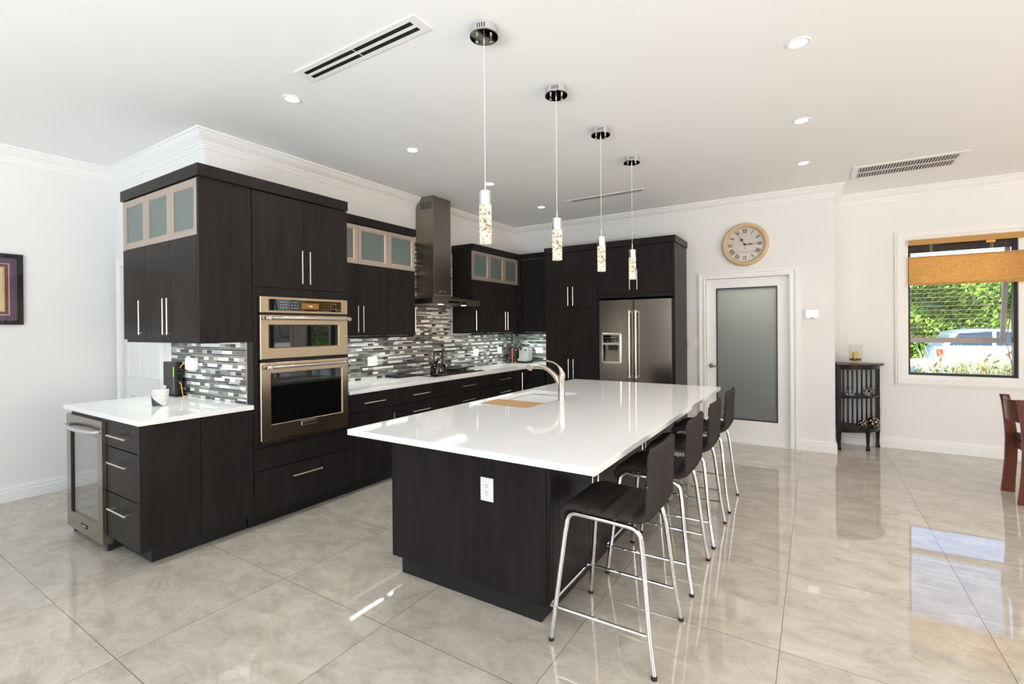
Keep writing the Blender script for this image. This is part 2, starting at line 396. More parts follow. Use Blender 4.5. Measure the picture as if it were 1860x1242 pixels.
# back wall with the pantry doorway
DX0, DX1, DZ = -1.185, -.250, 2.065
m = MB(); m.box(WC, DX0, WB, WB + .14, 0, H - .001); m.box(DX0, DX1, WB, WB + .14, DZ, H - .001); m.box(DX1, WR, WB, WB + .14, 0, H - .001)
struct(m.build('wall_back', 'wall'))
struct(B(WR - .14, WR, WB + .14, WW + .145, 0, H - .001).build('wall_back_return', 'wall'))
# window wall, opening 1: x .93..3.66 ; opening 2: 4.30..5.25
OX0, OX1, OZ0, OZ1 = .915, 3.66, .865, 2.44
PX0, PX1 = 4.30, 5.25
m = MB(); yw0, yw1 = WW, WW + .145
m.box(WR, OX0, yw0, yw1, 0, H - .001); m.box(OX0, OX1, yw0, yw1, 0, OZ0); m.box(OX0, OX1, yw0, yw1, OZ1, H - .001)
m.box(OX1, PX0, yw0, yw1, 0, H - .001); m.box(PX0, PX1, yw0, yw1, 0, OZ0); m.box(PX0, PX1, yw0, yw1, OZ1, H - .001); m.box(PX1, XR, yw0, yw1, 0, H - .001)
struct(m.build('wall_window', 'wall'))
m = MB()   # right wall, glazed opening y -1.4..5.8
m.box(XR, XR + .15, YF, -1.4, 0, H - .001); m.box(XR, XR + .15, 5.8, WW + .145, 0, H - .001); m.box(XR, XR + .15, -1.4, 5.8, 2.5, H - .001); m.box(XR, XR + .15, -1.4, 5.8, 0, .4)
struct(m.build('wall_right', 'wall'))
m = MB()   # front wall, glazed opening x -3.2..2.6
m.box(WL, -3.2, YF - .15, YF, 0, H - .001); m.box(2.6, XR, YF - .15, YF, 0, H - .001); m.box(-3.2, 2.6, YF - .15, YF, 2.55, H - .001)
struct(m.build('wall_front', 'taupe'))  # unseen wall, coloured dark to dim reflections in the fridge and cabinet fronts
# closet behind the bifold doors and the pantry behind the frosted door
struct(MB().box(WL, WC - .15, 2.75, 2.85, 0, H - .001).build('wall_closet', 'wall'))
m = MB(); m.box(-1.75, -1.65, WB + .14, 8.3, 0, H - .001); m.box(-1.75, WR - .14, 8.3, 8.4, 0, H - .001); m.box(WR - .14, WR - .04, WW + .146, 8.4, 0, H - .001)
struct(m.build('wall_pantry', 'taupe'))  # walls coloured dark so the glow behind the frosted door fades downwards
light('pantry_lamp', 'AREA', (-.62, 6.95, 2.25), (0, 0, 0), 34, (1, .84, .62), shape='DISK', size=.30)

# mitred sweep of a profile along wall polyline. prof: (out, z) ; room is on the right-hand side of travel if side=+1
def sweep(path, prof, side=1, closed=False):
    mb = MB(); n = len(path); rings = []
    P = [Vector((a[0], a[1], 0)) for a in path]
    for i, p in enumerate(P):
        d1 = (p - P[i - 1]).normalized() if i > 0 or closed else None
        d2 = (P[(i + 1) % n] - p).normalized() if i < n - 1 or closed else None
        if d1 is None: d1 = d2
        if d2 is None: d2 = d1
        n1 = Vector((d1.y, -d1.x, 0)) * side; n2 = Vector((d2.y, -d2.x, 0)) * side
        b = (n1 + n2); b = b / max(1e-6, b.dot(n1))
        rings.append([p + b * o + Vector((0, 0, z)) for o, z in prof])
    if closed: rings.append(rings[0])
    return mb.loft(rings, cap=not closed)
crown = [(.0005, H - .0005), (.098, H - .0005), (.098, H - .016), (.086, H - .020), (.074, H - .040), (.052, H - .060), (.034, H - .072), (.026, H - .082), (.024, H - .094), (.014, H - .098), (.014, H - .110), (.008, H - .114), (.008, H - .128), (.0005, H - .131)]
# travel with the room on the right: left wall northwards means room (+x) on the right
struct(sweep([(WL, YF), (WL, SY), (WC, SY), (WC, 4.329)], crown).build('trim_1', 'trim', smooth=True, ang=25))
struct(sweep([(WC, 4.653), (WC, WB), (WR, WB), (WR, WW), (XR, WW)], crown).build('trim_2', 'trim', smooth=True, ang=25))
struct(sweep([(XR, WW - .1), (XR, YF), (WL + .1, YF)], crown).build('trim_3', 'trim', smooth=True, ang=25))
base = [(.0005, .0005), (.019, .0005), (.019, .083), (.015, .089), (.015, .112), (.010, .120), (.010, .129), (.0005, .134)]
struct(sweep([(WL, YF), (WL, SY - .001)], base).build('baseboard_left', 'trim', smooth=True, ang=25))
struct(sweep([(-.181, WB), (WR, WB), (WR, WW), (XR, WW)], base).build('baseboard_back', 'trim', smooth=True, ang=25))
struct(sweep([(XR, WW - .02), (XR, YF)], base).build('baseboard_right', 'trim', smooth=True, ang=25))

# door casings
def casing(name, x0, x1, z1, y, w=.082, z0=0.001):
    prof = [(0, 0), (0, .016), (.018, .020), (.030, .014), (.052, .014), (.060, .024), (w, .024), (w, 0)]
    mb = MB(); rings = []
    for q in range(4):
        ring = []
        for o, t in prof:
            xx = (x0 - o) if q < 2 else (x1 + o); zz = z0 if q in (0, 3) else z1 + o
            ring.append((xx, y - .0005 - t, zz))
        rings.append(ring)
    return struct(mb.loft(rings).build(name, 'trim', smooth=True, ang=20))
casing('trim_4', DX0, DX1, DZ, WB)
casing('trim_5', -5.757, -4.913, 2.10, SY, w=.075)
# pantry door with frosted glass
D = sroot('door_1', ((DX0 + DX1) / 2, WB + .05, 0.0))
gx0, gx1, gz0, gz1 = -1.065, -.375, .285, 1.945
m = MB(); ya, yb = WB + .035, WB + .075
m.box(DX0 + .004, gx0, ya, yb, .012, DZ - .004); m.box(gx1, DX1 - .004, ya, yb, .012, DZ - .004); m.box(gx0, gx1, ya, yb, .012, gz0); m.box(gx0, gx1, ya, yb, gz1, DZ - .004)
m.build('door_leaf', 'trim', D)
m = MB()
for a in ((gx0, gx0 + .014, gz0, gz1), (gx1 - .014, gx1, gz0, gz1)): m.box(a[0], a[1], ya - .004, yb, a[2], a[3])
for z in (gz0, gz1 - .014): m.box(gx0 + .014, gx1 - .014, ya - .004, yb, z, z + .014)
m.build('glazing_bead', 'blackalu', D)
B(gx0 + .014, gx1 - .014, ya + .012, ya + .020, gz0 + .014, gz1 - .014).build('frosted_pane', 'frost_door', D)
m = MB(); m.lathe([(.028, 0), (.028, .008), (.022, .012)], (-1.125, ya - .0005, .955), 20, 'y'); m.lathe([(.010, .012), (.010, .045)], (-1.125, ya, .955), 12, 'y')
m.tube([(-1.125, ya - .045, .955), (-1.06, ya - .048, .952), (-1.01, ya - .045, .947)], [.010, .009, .007], 10)
m.build('door_handle', mk('aged_bronze_nickel', (.30, .24, .18), .3, 1.), D, smooth=True)
B(DX0, DX1, WB - .012, WB + .10, .0005, .011).build('threshold', 'trim', D)
m = MB()
for a, b_ in ((DX0 - .02, DX0 + .003), (DX1 - .003, DX1 + .02)): m.box(a, b_, WB + .0005, WB + .139, .0, DZ)
# closet bifold door
D2 = sroot('door_2', (-5.335, SY + .03, 0))
for x0, x1 in ((-5.755, -5.322), (-5.318, -4.915)):
    lf = B(x0, x1, SY + .02, SY + .05, .01, 2.095).build('door_leaf', 'trim', D2, bevel=.002)
    m = MB(); cx = (x0 + x1) / 2; w = (x1 - x0) / 2 - .085
    for zb, zt in ((.25, .85), (1.02, 1.95)):
        pts = [(cx - w, SY + .018, zb), (cx - w, SY + .018, zt - w)] + [(cx - w * math.cos(PI * i / 12), SY + .018, zt - w + w * math.sin(PI * i / 12)) for i in range(1, 12)] + [(cx + w, SY + .018, zt - w), (cx + w, SY + .018, zb), (cx - w, SY + .018, zb)]
        m.tube(pts, .007, 6)
    m.build('arched_moulding', 'trim', lf, smooth=True)

# ------------------------------------------------------------------ windows
def awning_lite(W, x0, x1, y, sash=True, tilt=.20):
    """one lite: black outer frame, top-hung sash pushed out at the bottom, pale horizontal slats, glass"""
    z0, z1, t = .878, 2.40, .030
    m = MB(); m.box(x0, x0 + t * .6, y, y + .07, z0, z1); m.box(x1 - t, x1, y, y + .07, z0, z1); m.box(x0 + t * .6, x1 - t, y, y + .07, z0, z0 + t * .8); m.box(x0 + t * .6, x1 - t, y, y + .07, z1 - t, z1)
    m.build('window_frame', 'blackalu', W)
    if not sash:
        B(x0 + t * .6, x1 - t, y + .035, y + .041, z0 + t * .8, z1 - t).build('pane', 'glass', W); return
    a, b = x0 + .021, x1 - .034; zt, zb = 2.362, 1.245; yt = y + .055
    def P(u, f, o):      # f: 0 top .. 1 bottom ; o: outwards
        return (u, yt + tilt * f + o, zt + (zb - zt) * f)
    def bar(mb, u0, u1, f0, f1, o0, o1):
        v = [P(u0, f0, o0), P(u1, f0, o0), P(u1, f0, o1), P(u0, f0, o1), P(u0, f1, o0), P(u1, f1, o0), P(u1, f1, o1), P(u0, f1, o1)]
        mb.add(v, [(0, 1, 2, 3), (7, 6, 5, 4), (0, 4, 5, 1), (1, 5, 6, 2), (2, 6, 7, 3), (3, 7, 4, 0)])
    m = MB(); bar(m, a, a + .012, 0, 1, 0, .03); bar(m, b - .042, b, 0, 1, 0, .03); bar(m, a + .012, b - .042, .945, 1, 0, .03); bar(m, a + .012, b - .042, 0, .03, 0, .03)
    s = m.build('sash', 'sash', W)
    m = MB(); bar(m, a + .012, b - .042, .03, .945, .014, .018); m.build('pane', 'glass', s)
    m = MB()
    n = 20
    for i in range(n):
        f = .07 + (.93 - .07) * i / (n - 1); bar(m, a + .013, b - .043, f - .0028, f + .0028, .004, .012)
    m.build('slats', 'slat', s)
    m = MB()
    m.box(x0 + .02, x1 - .032, y + .004, y + .028, 2.295, 2.368)
    m.build('blind_stack', 'curtain', s)
    m = MB(); m.tube([(b + .004, y + .02, 1.72), (b + .004, yt + tilt * .9, 1.27)], .006, 6); m.tube([(b + .004, y + .02, .96), (b + .004, yt + tilt * .9, 1.27)], .004, 6)
    m.build('stay_arm', 'sash', s)
def window(name, lites, ox0, ox1):
    W = sroot(name, ((ox0 + ox1) / 2, WW, OZ0))
    # casing (picture-frame style) standing proud of the wall
    prof = [(0, 0), (0, .012), (.016, .016), (.034, .016), (.040, .022), (.086, .022), (.096, .016), (.108, .016), (.108, 0)]
    mb = MB(); rings = []
    for sx, sz in ((0, 0), (0, 1), (1, 1), (1, 0), (0, 0)):
        rings.append([((ox0 - .0 - o) if not sx else (ox1 + o), WW - .0005 - t, (OZ0 - o) if not sz else (OZ1 - .0 + o)) for o, t in prof])
    mb.loft(rings, cap=False); mb.build('window_casing', 'trim', W, smooth=True, ang=20)
    m = MB()      # white reveal / mullions
    m.box(ox0, ox0 + .012, WW - .010, WW + .144, OZ0, OZ1); m.box(ox1 - .012, ox1, WW - .010, WW + .144, OZ0, OZ1)
    m.box(ox0 + .012, ox1 - .012, WW - .010, WW + .144, OZ0, OZ0 + .012); m.box(ox0 + .012, ox1 - .012, WW - .010, WW + .144, OZ1 - .012, OZ1)
    for (a, b, s), (a2, b2, s2) in zip(lites[:-1], lites[1:]): m.box(b + .001, a2 - .001, WW - .006, WW + .13, OZ0 + .012, OZ1 - .012)
    m.build('window_jamb', 'trim', W)
    for a, b, s in lites: awning_lite(W, a, b, WW + .030, s)
    return W
window('window_1', [(.932, 1.842, True), (1.895, 2.735, False), (2.790, 3.640, True)], OX0, OX1)
window('window_2', [(4.318, 5.232, True)], PX0, PX1)
# big glazed openings behind / right of the camera
W = sroot('window_3', (-.3, YF, 0)); m = MB()
for x in (-3.2, -1.77, -.335, 1.1, 2.53): m.box(x, x + .07, YF - .10, YF - .04, 0.001, 2.55)
m.box(-3.13, 2.53, YF - .10, YF - .04, 2.48, 2.549); m.box(-3.13, 2.53, YF - .10, YF - .04, .001, .06); m.build('window_frame', 'blackalu', W)
B(-3.13, 2.53, YF - .072, YF - .068, .06, 2.48).build('pane', 'glass', W)
W = sroot('window_4', (XR, 2.2, .4)); m = MB()
for y in (-1.4, .4, 2.2, 4.0, 5.73): m.box(XR + .04, XR + .10, y, y + .07, .401, 2.499)
m.box(XR + .04, XR + .10, -1.33, 5.73, .401, .46); m.box(XR + .04, XR + .10, -1.33, 5.73, 2.44, 2.499); m.build('window_frame', 'blackalu', W)
B(XR + .068, XR + .072, -1.33, 5.73, .46, 2.44).build('pane', 'glass', W)

# pleated honey shade, half lowered in the middle of the window
S = root('window_shade', (2.29, WW - .03, 1.91), 'honey coloured pleated shade hanging across the middle of the window', 'window shade')
B(.928, 3.645, WW - .052, WW - .0235, 2.374, 2.436).build('head_rail', 'shade_rail', S, bevel=.004)
m = MB(); n = 16; za, zb = 1.932, 2.226
pr = []
for i in range(n * 2 + 1): pr.append((WW - .046 + (.012 if i % 2 else 0), za + (zb - za) * i / (2 * n)))
poly = pr + [(y + .002, z) for y, z in reversed(pr)]
m.prism(poly, 'x', .930, 3.643); m.build('pleated_fabric', 'shade', S)
B(.929, 3.644, WW - .052, WW - .028, 1.908, 1.931).build('bottom_rail', 'shade_rail', S, bevel=.003)
B(.929, 3.644, WW - .050, WW - .030, 2.227, 2.242).build('middle_rail', 'shade_rail', S, bevel=.002)
for x in (1.12, 1.135, 1.62, 1.635): B(x, x + .002, WW - .041, WW - .039, 2.2425, 2.3735).build('cord', 'white', S)
B(1.58, 1.655, WW - .058, WW - .0525, 2.345, 2.372).build('cord_clip', 'gold', S, bevel=.002)

# ------------------------------------------------------------------ cabinet runs
ZC, ZCB, ZK = .915, .884, .108          # worktop top / underside, kick height
FX = -3.45                              # base fronts of the cooktop run
ZT, ZD, ZU, ZG = 2.487, 1.392, 1.372, 2.098     # top of uppers, door bottom, light-rail bottom, glass/solid split
GD, GU = 'dark base cabinets', 'dark wall cabinets'

def base_cabinet(face, fr, back, u0, u1, label, name='base_cabinet', kick=True, sides=(0, 0), kick_set=.075, group=GD):
    mid = (u0 + u1) / 2
    R = root(name, fpt(face, fr, mid, 0, 0), label, 'cabinet', group)
    mb = MB(); fbox(mb, face, fr, u0 + .0005, u1 - .0005, -(back), -.0215, ZK + .001, ZCB - .001); mb.build('carcass', 'wood', R)
    if kick:
        mb = MB(); fbox(mb, face, fr, u0 + .0005 + sides[0], u1 - .0005 - sides[1], -kick_set - .02, -kick_set, .0008, ZK); mb.build('kick_board', 'kick', R)
    return R
def drawers(R, face, fr, u0, u1, zs, hl, hz=None):
    for i, (a, b) in enumerate(zs):
        d = front('drawer', face, fr, u0, u1, a, b, R)
        mid = (u0 + u1) / 2; hhandle(face, fr, mid - hl / 2, mid + hl / 2, (b - .088) if hz is None else hz[i], d)

# --- end peninsula of the left run (fronts face the camera side, y = 1.237)
EY = 1.237
R = root('base_cabinet', (-3.70, EY, 0), 'dark three-drawer end cabinet beside the wine fridge with plain side panels', 'cabinet', GD)
B(-3.948, -3.472, EY + .0215, 1.930, ZK, ZCB - .001).build('carcass', 'wood', R)
drawers(R, '-y', EY, -3.948, -3.470, [(.709, .880), (.411, .705), (.109, .407)], .27)
B(-3.4715, -3.45, EY, 1.579, ZK, ZCB - .001).build('side_panel', 'wood', R, bevel=.001)
B(-3.4715, -3.45, 1.583, 1.9295, ZK, ZCB - .001).build('side_panel', 'wood', R, bevel=.001)
m = MB(); m.box(-3.93, -3.535, EY + .09, 1.92, .0008, ZK - .001); m.build('kick_board', 'kick', R)
# wine fridge
R = root('wine_fridge', (-4.285, 1.21, 0), 'stainless wine fridge with clear glass door under the left worktop', 'wine fridge')
wx0, wx1, wy = -4.615, -3.953, 1.212
m = MB(); m.box(wx0, wx0 + .02, wy + .06, 1.90, .05, .862); m.box(wx1 - .02, wx1, wy + .06, 1.90, .05, .862); m.box(wx0 + .02, wx1 - .02, 1.88, 1.90, .05, .862); m.box(wx0 + .02, wx1 - .02, wy + .06, 1.88, .842, .862); m.box(wx0 + .02, wx1 - .02, wy + .06, 1.88, .05, .075)
m.build('body', 'black', R)
d = MB(); a0, a1 = wx0 + .075, wx1 - .075
for q in ((wx0, a0, .052, .866), (a1, wx1, .052, .866), (a0, a1, .052, .170), (a0, a1, .752, .866)): d.box(q[0], q[1], wy, wy + .055, q[2], q[3])
d = d.build('door', 'steel', R)
B(a0, a1, wy + .012, wy + .018, .170, .752).build('door_glass', 'fridge_glass', d)
for q0 in (a0, a1 - .004): B(q0, q0 + .004, wy + .001, wy + .05, .17, .752).build('gasket', 'black', d)
cx = (wx0 + wx1) / 2
m = MB(); m.tube([(cx - .275, wy + .002, .79), (cx - .265, wy - .028, .79)] + [(cx + .255 * t / 8, wy - .052 + .020 * (t / 8) ** 2, .79) for t in range(-8, 9)] + [(cx + .265, wy - .028, .79), (cx + .275, wy + .002, .79)], .0125, 12); m.build('door_handle', 'silver', d, smooth=True)
m = MB(); m.prism([(cx - .045 + .014 * math.cos(a) - .0, .110 + .014 * math.sin(a)) for a in [PI / 2 + PI * i / 8 for i in range(9)]] + [(cx + .045 + .014 * math.cos(a), .110 + .014 * math.sin(a)) for a in [-PI / 2 + PI * i / 8 for i in range(9)]], 'y', wy - .003, wy - .0004) if False else m.box(cx - .058, cx + .058, wy - .003, wy - .0004, .098, .124)
bd = m.build('badge', 'slate', d, bevel=.006)
text('KitchenAid', .015, 'legend', face_ny(cx, wy - .0036, .111), d, 'badge_lettering')
m = MB(); 
for z in (.28, .42, .56, .68): m.box(a0 - .05, a1 + .05, wy + .09, 1.84, z, z + .006)
m.build('wire_shelf', 'fridge_glass', R)
m = MB(); m.box(wx0 + .01, wx1 - .01, wy + .055, wy + .10, .012, .051); m.box(wx0 + .01, wx0 + .05, wy + .03, wy + .0545, .0008, .05); m.box(wx1 - .05, wx1 - .01, wy + .03, wy + .0545, .0008, .05); m.build('plinth', 'black', R)
B(wx0 + .01, wx1 - .01, 1.80, 1.84, .0008, .049).build('rear_foot', 'black', R)
B(wx0, wx1, wy + .03, wy + .0595, .867, .8825).build('top_strip', 'black', R)
# left worktop
tag(B(-4.735, -3.430, 1.226, 1.9285, ZCB, ZC).build('worktop', 'quartz', bevel=.003), 'small white quartz worktop at the left end, holding the plant pot and router', 'worktop', 'white quartz worktops')

# --- end wall cabinets facing the camera (y = 1.575), x -4.66..-3.455
UY = 1.577
def upper(face, fr, depth, u0, u1, nd, handles, label, led=True, rail=True):
    R = root('wall_cabinet', fpt(face, fr, (u0 + u1) / 2, 0, ZU), label, 'cabinet', GU)
    fbox(MB(), face, fr, u0 + .0005, u1 - .0005, -depth, -.0215, ZU + .020, ZT - .001).build('carcass', 'wood', R)
    if rail: fbox(MB(), face, fr, u0 + .0005, u1 - .0005, -.0415, -.0215, ZU, ZU + .0195).build('light_rail', 'wood', R)
    w = (u1 - u0) / nd
    for i in range(nd):
        a, b = u0 + w * i, u0 + w * (i + 1)
        glass_door(face, fr, a, b, ZG, ZT - .006, R)
        dd = front('door', face, fr, a, b, ZD, ZG - .002, R)
        if handles[i]:
            u = b - .033 if handles[i] == 'r' else a + .033
            vhandle(face, fr, u, 1.432, 1.688, dd)
    if led:
        mb = MB(); nled = int((u1 - u0 - .08) / .016)
        for i in range(nled):
            u = u0 + .04 + i * .016; fbox(mb, face, fr, u, u + .006, -.075, -.069, ZU + .0165, ZU + .0195)
        mb.build('led_strip', 'led', R)
        L = u1 - u0 - .08; p = fpt(face, fr, (u0 + u1) / 2, -.09, ZU + .012)
        light('under_cabinet_light', 'AREA', p, (0, 0, 0 if face == '-y' else PI / 2), 3.8 * L, (.93, 1.0, .94), shape='RECTANGLE', size=L, size_y=.03)
    return R
upper('-y', UY, .350, -4.660, -4.257, 1, ['r'], 'dark single-door wall cabinet at the far left end with frosted glass top door')
upper('-y', UY, .350, -4.257, -3.4725, 2, ['r', 'l'], 'dark two-door wall cabinet over the router with two frosted glass top doors')
sp = tag(B(-3.4720, -3.447, UY, 1.9285, ZU, ZT - .001).build('end_panel', 'wood', bevel=.001), 'tall dark end panel on the right side of the far left wall cabinets', 'cabinet panel')

# --- oven tower  (front x = FX+.01, y 1.931..2.768)
TX = -3.440
T0, T1 = 1.9315, 2.767
R = root('oven_cabinet', (TX, (T0 + T1) / 2, 0), 'tall dark oven tower cabinet with two doors above and a drawer below the ovens', 'cabinet', GD)
m = MB(); xb = WC + .001
m.box(xb, TX - .0215, T0, T0 + .019, ZK, ZT - .001); m.box(xb, TX - .0215, T1 - .019, T1 - .0005, ZK, ZT - .001); m.box(xb, xb + .01, T0 + .019, T1 - .019, ZK, ZT - .001)
m.box(xb + .01, TX - .0215, T0 + .019, T1 - .019, 1.745, ZT - .001); m.box(xb + .01, TX - .0215, T0 + .019, T1 - .019, ZK, .622)
m.build('carcass', 'wood', R)
m = MB(); m.box(TX - .021, TX - .003, T0, T0 + .034, .59, 1.775); m.box(TX - .021, TX - .003, T1 - .024, T1 - .0005, .59, 1.775); m.box(TX - .021, TX - .003, T0 + .034, T1 - .024, 1.712, 1.775); m.box(TX - .021, TX - .003, T0 + .034, T1 - .024, .590, .618)
m.build('face_frame', 'wood', R)
ym = 2.345
for a, b, hs in ((T0, ym, 'r'), (ym, T1, 'l')):
    dd = front('door', '+x', TX, a, b, 1.778, ZT - .006, R)
    vhandle('+x', TX, b - .034 if hs == 'r' else a + .034, 1.818, 2.078, dd)
front('panel', '+x', TX, T0, T1, .424, .586, R)
dd = front('drawer', '+x', TX, T0, T1, .108, .420, R); hhandle('+x', TX, 2.215, 2.475, .330, dd)
B(TX - .107, TX - .087, T0, T1, .0008, ZK - .001).build('kick_board', 'kick', R)

# built-in microwave + oven combination
O0, O1, OX = 1.968, 2.740, TX
R = root('wall_oven', (OX, (O0 + O1) / 2, .625), 'stainless built-in microwave and oven stack in the tall dark tower', 'oven')
B(xb + .02, OX - .002, O0 + .008, O1 - .008, .626, 1.709).build('oven_body', 'dark', R)
def steel_door(name, za, zb, wz0, wz1, wy0, wy1):
    t = .030
    d = MB()
    def ring(y0, y1, z0, z1, x): return [(x, y0, z0), (x, y1, z0), (x, y1, z1), (x, y0, z1)]
    d.loft([ring(O0, O1, za, zb, OX - .001), ring(O0, O1, za, zb, OX + t - .003), ring(O0 + .003, O1 - .003, za + .003, zb - .003, OX + t), ring(wy0, wy1, wz0, wz1, OX + t), ring(wy0 + .010, wy1 - .010, wz0 + .006, wz1 - .006, OX + t - .008)], cap=False)
    o = d.build(name, 'steel_h', R)
    B(OX + t - .0125, OX + t - .0085, wy0 + .008, wy1 - .008, wz0 + .004, wz1 - .004).build('oven_window', 'oven_glass', o)
    return o, OX + t
def oven_handle(o, x, z, ya, yb):
    m = MB(); m.tube([(x + .048, ya + .02, z), (x + .048, yb - .02, z)], .0115, 14); m.build('handle_bar', 'handle', o, smooth=True)
    for y in (ya, yb):
        m = MB(); m.lathe([(.0125, 0.0005), (.0125, .03), (.0155, .034), (.0155, .062), (.010, .066)], (x, y, z), 16, 'x'); s_ = 1 if y == ya else -1
        m.lathe([(.0145, -.012), (.0145, .026), (.012, .028)] if s_ > 0 else [(.0145, -.026), (.0145, .012)], (x + .048, y, z), 16, 'y')
        m.build('handle_mount', 'chrome', o, smooth=True)
o, xf = steel_door('microwave_door', 1.244, 1.571, 1.322, 1.500, O0 + .062, O1 - .086)
oven_handle(o, xf, 1.546, O0 + .040, O1 - .035)
o, xf = steel_door('oven_door', .642, 1.216, .750, 1.138, O0 + .075, O1 - .056)
oven_handle(o, xf, 1.182, O0 + .045, O1 - .035)
bd = B(xf + .0005, xf + .004, 2.292, 2.425, .708, .742).build('badge', 'handle', o, bevel=.002)
text('KitchenAid', .026, 'ink', face_x(xf + .0048, 2.3585, .7245), o, 'badge_lettering')
cp = MB(); cp.loft([[(OX + q, y0, z0), (OX + q, y1, z0), (OX + q, y1, z1), (OX + q, y0, z1)] for q, y0, y1, z0, z1 in ((-.001, O0, O1, 1.588, 1.708), (.027, O0, O1, 1.588, 1.708), (.030, O0 + .003, O1 - .003, 1.591, 1.705))]); cp = cp.build('control_panel', 'steel_h', R)
B(OX + .0302, OX + .032, O0 + .066, O1 - .068, 1.604, 1.690).build('control_glass', 'oven_glass', cp)
B(OX + .0322, OX + .0326, 2.302, 2.455, 1.622, 1.668).build('display', 'amber', cp)
text('11:18', .016, 'screen', face_x(OX + .0330, 2.378, 1.645), cp, 'clock_digits', .0002)
for y0, n in ((2.12, 3), (2.215, 3), (2.50, 6)):
    m = MB()
    for i in range(n):
        for k, z in enumerate((1.625, 1.647, 1.668)):
            if n == 6 and i > 3 and k == 1: continue
            y = y0 + i * .0225; m.box(OX + .0322, OX + .0325, y, y + (.0035 if n == 6 and i < 3 else .010), z, z + .004)
    m.build('button_legends', 'legend', cp)
B(OX - .0005, OX + .024, O0 + .004, O1 - .004, .622, .634).build('bottom_trim', 'steel_h', R)
m = MB(); m.box(OX - .001, OX + .020, O0 + .006, O1 - .006, 1.2175, 1.2425); m.box(OX - .001, OX + .020, O0 + .006, O1 - .006, 1.5725, 1.5865); m.build('vent_slot', 'dark', R)

# --- base cabinets right of the tower
CD = WC - FX      # negative depth to the wall
dep = -CD - .002
R = base_cabinet('+x', FX, dep, 2.7685, 3.316, 'dark base cabinet with one drawer over a door, right of the oven tower')
drawers(R, '+x', FX, 2.7685, 3.316, [(.718, .880)], .25)
dd = front('door', '+x', FX, 2.7685, 3.316, ZK, .714, R); vhandle('+x', FX, 3.283, .40, .655, dd)
lab = ['dark three-drawer base cabinet left of the hob', 'widest dark drawer cabinet, directly under the hob', 'dark three-drawer base cabinet right of the hob']
for (a, b), l in zip(((3.316, 4.003), (4.003, 4.922), (4.922, 5.567)), lab):
    R = base_cabinet('+x', FX, dep, a, b, l); drawers(R, '+x', FX, a, b, [(.717, .880), (.415, .713), (.109, .411)], .25)
R = base_cabinet('+x', FX, dep, 5.567, 5.865, 'dark corner base cabinet with a narrow door and long vertical handle')
dd = front('door', '+x', FX, 5.567, 5.862, ZK, .880, R); vhandle('+x', FX, 5.665, .59, .842, dd)
R = root('base_cabinet', (-3.32, 5.935, 0), 'short plain dark base cabinet in the corner beside the pantry cupboard', 'cabinet', GD)
B(-3.448, -3.1985, 5.90, WB - .002, ZK, ZCB - .001).build('carcass', 'wood', R); B(-3.4475, -3.1985, 5.985, 6.0, .0008, ZK - .001).build('kick_board', 'kick', R)
front('door', '-y', 5.88, -3.447, -3.1985, ZK, .880, R, t=.019)
# L-shaped worktop of the cooktop run
m = MB(); m.prism([(WC + .012, 2.7685), (FX + .022, 2.7685), (FX + .022, 5.855), (-3.199, 5.855), (-3.199, WB - .013), (WC + .012, WB - .013)], 'z', ZCB, ZC)
tag(m.build('worktop', 'quartz', bevel=.003), 'long white quartz worktop along the mosaic wall, holding the hob and kettle', 'worktop', 'white quartz worktops')

# --- wall cabinets of the cooktop run
UX = -3.775; ud = UX - (WC + .002)
upper('+x', UX, ud, 2.7685, 3.562, 2, ['r', 'l'], 'dark two-door wall cabinet right of the oven tower, two frosted glass top doors')
upper('+x', UX, ud, 3.562, 3.952, 1, ['r'], 'dark single-door wall cabinet just left of the extractor hood')
upper('+x', UX, ud, 5.022, 5.406, 1, ['l'], 'dark single-door wall cabinet just right of the extractor hood')
upper('+x', UX, ud, 5.406, 6.158, 2, ['r', 'l'], 'dark two-door wall cabinet in the back corner, two frosted glass top doors')
R = root('wall_cabinet', (-3.49, 6.19, ZU), 'plain dark handleless wall cabinet on the back wall left of the pantry cupboard', 'cabinet', GU)
BY = 6.19
B(WC + .002, -3.1985, BY + .0215, WB - .002, ZU + .02, ZT - .001).build('carcass', 'wood', R)
front('door', '-y', BY, -3.735, -3.1985, ZD, ZT - .006, R)
B(-3.7735, -3.7365, 6.16, BY + .021, ZD, ZT - .001).build('filler_strip', 'wood', R)
B(WC + .002, -3.1985, BY + .0215, BY + .0415, ZU, ZU + .0195).build('light_rail', 'wood', R)
m = MB()
for i in range(26): m.box(-3.72 + i * .019, -3.714 + i * .019, BY + .07, BY + .076, ZU + .0165, ZU + .0195)
m.build('led_strip', 'led', R)
light('under_cabinet_light', 'AREA', (-3.55, BY + .09, ZU + .012), (0, 0, 0), 4.5, (.84, 1.0, .93), shape='RECTANGLE', size=.6, size_y=.03)

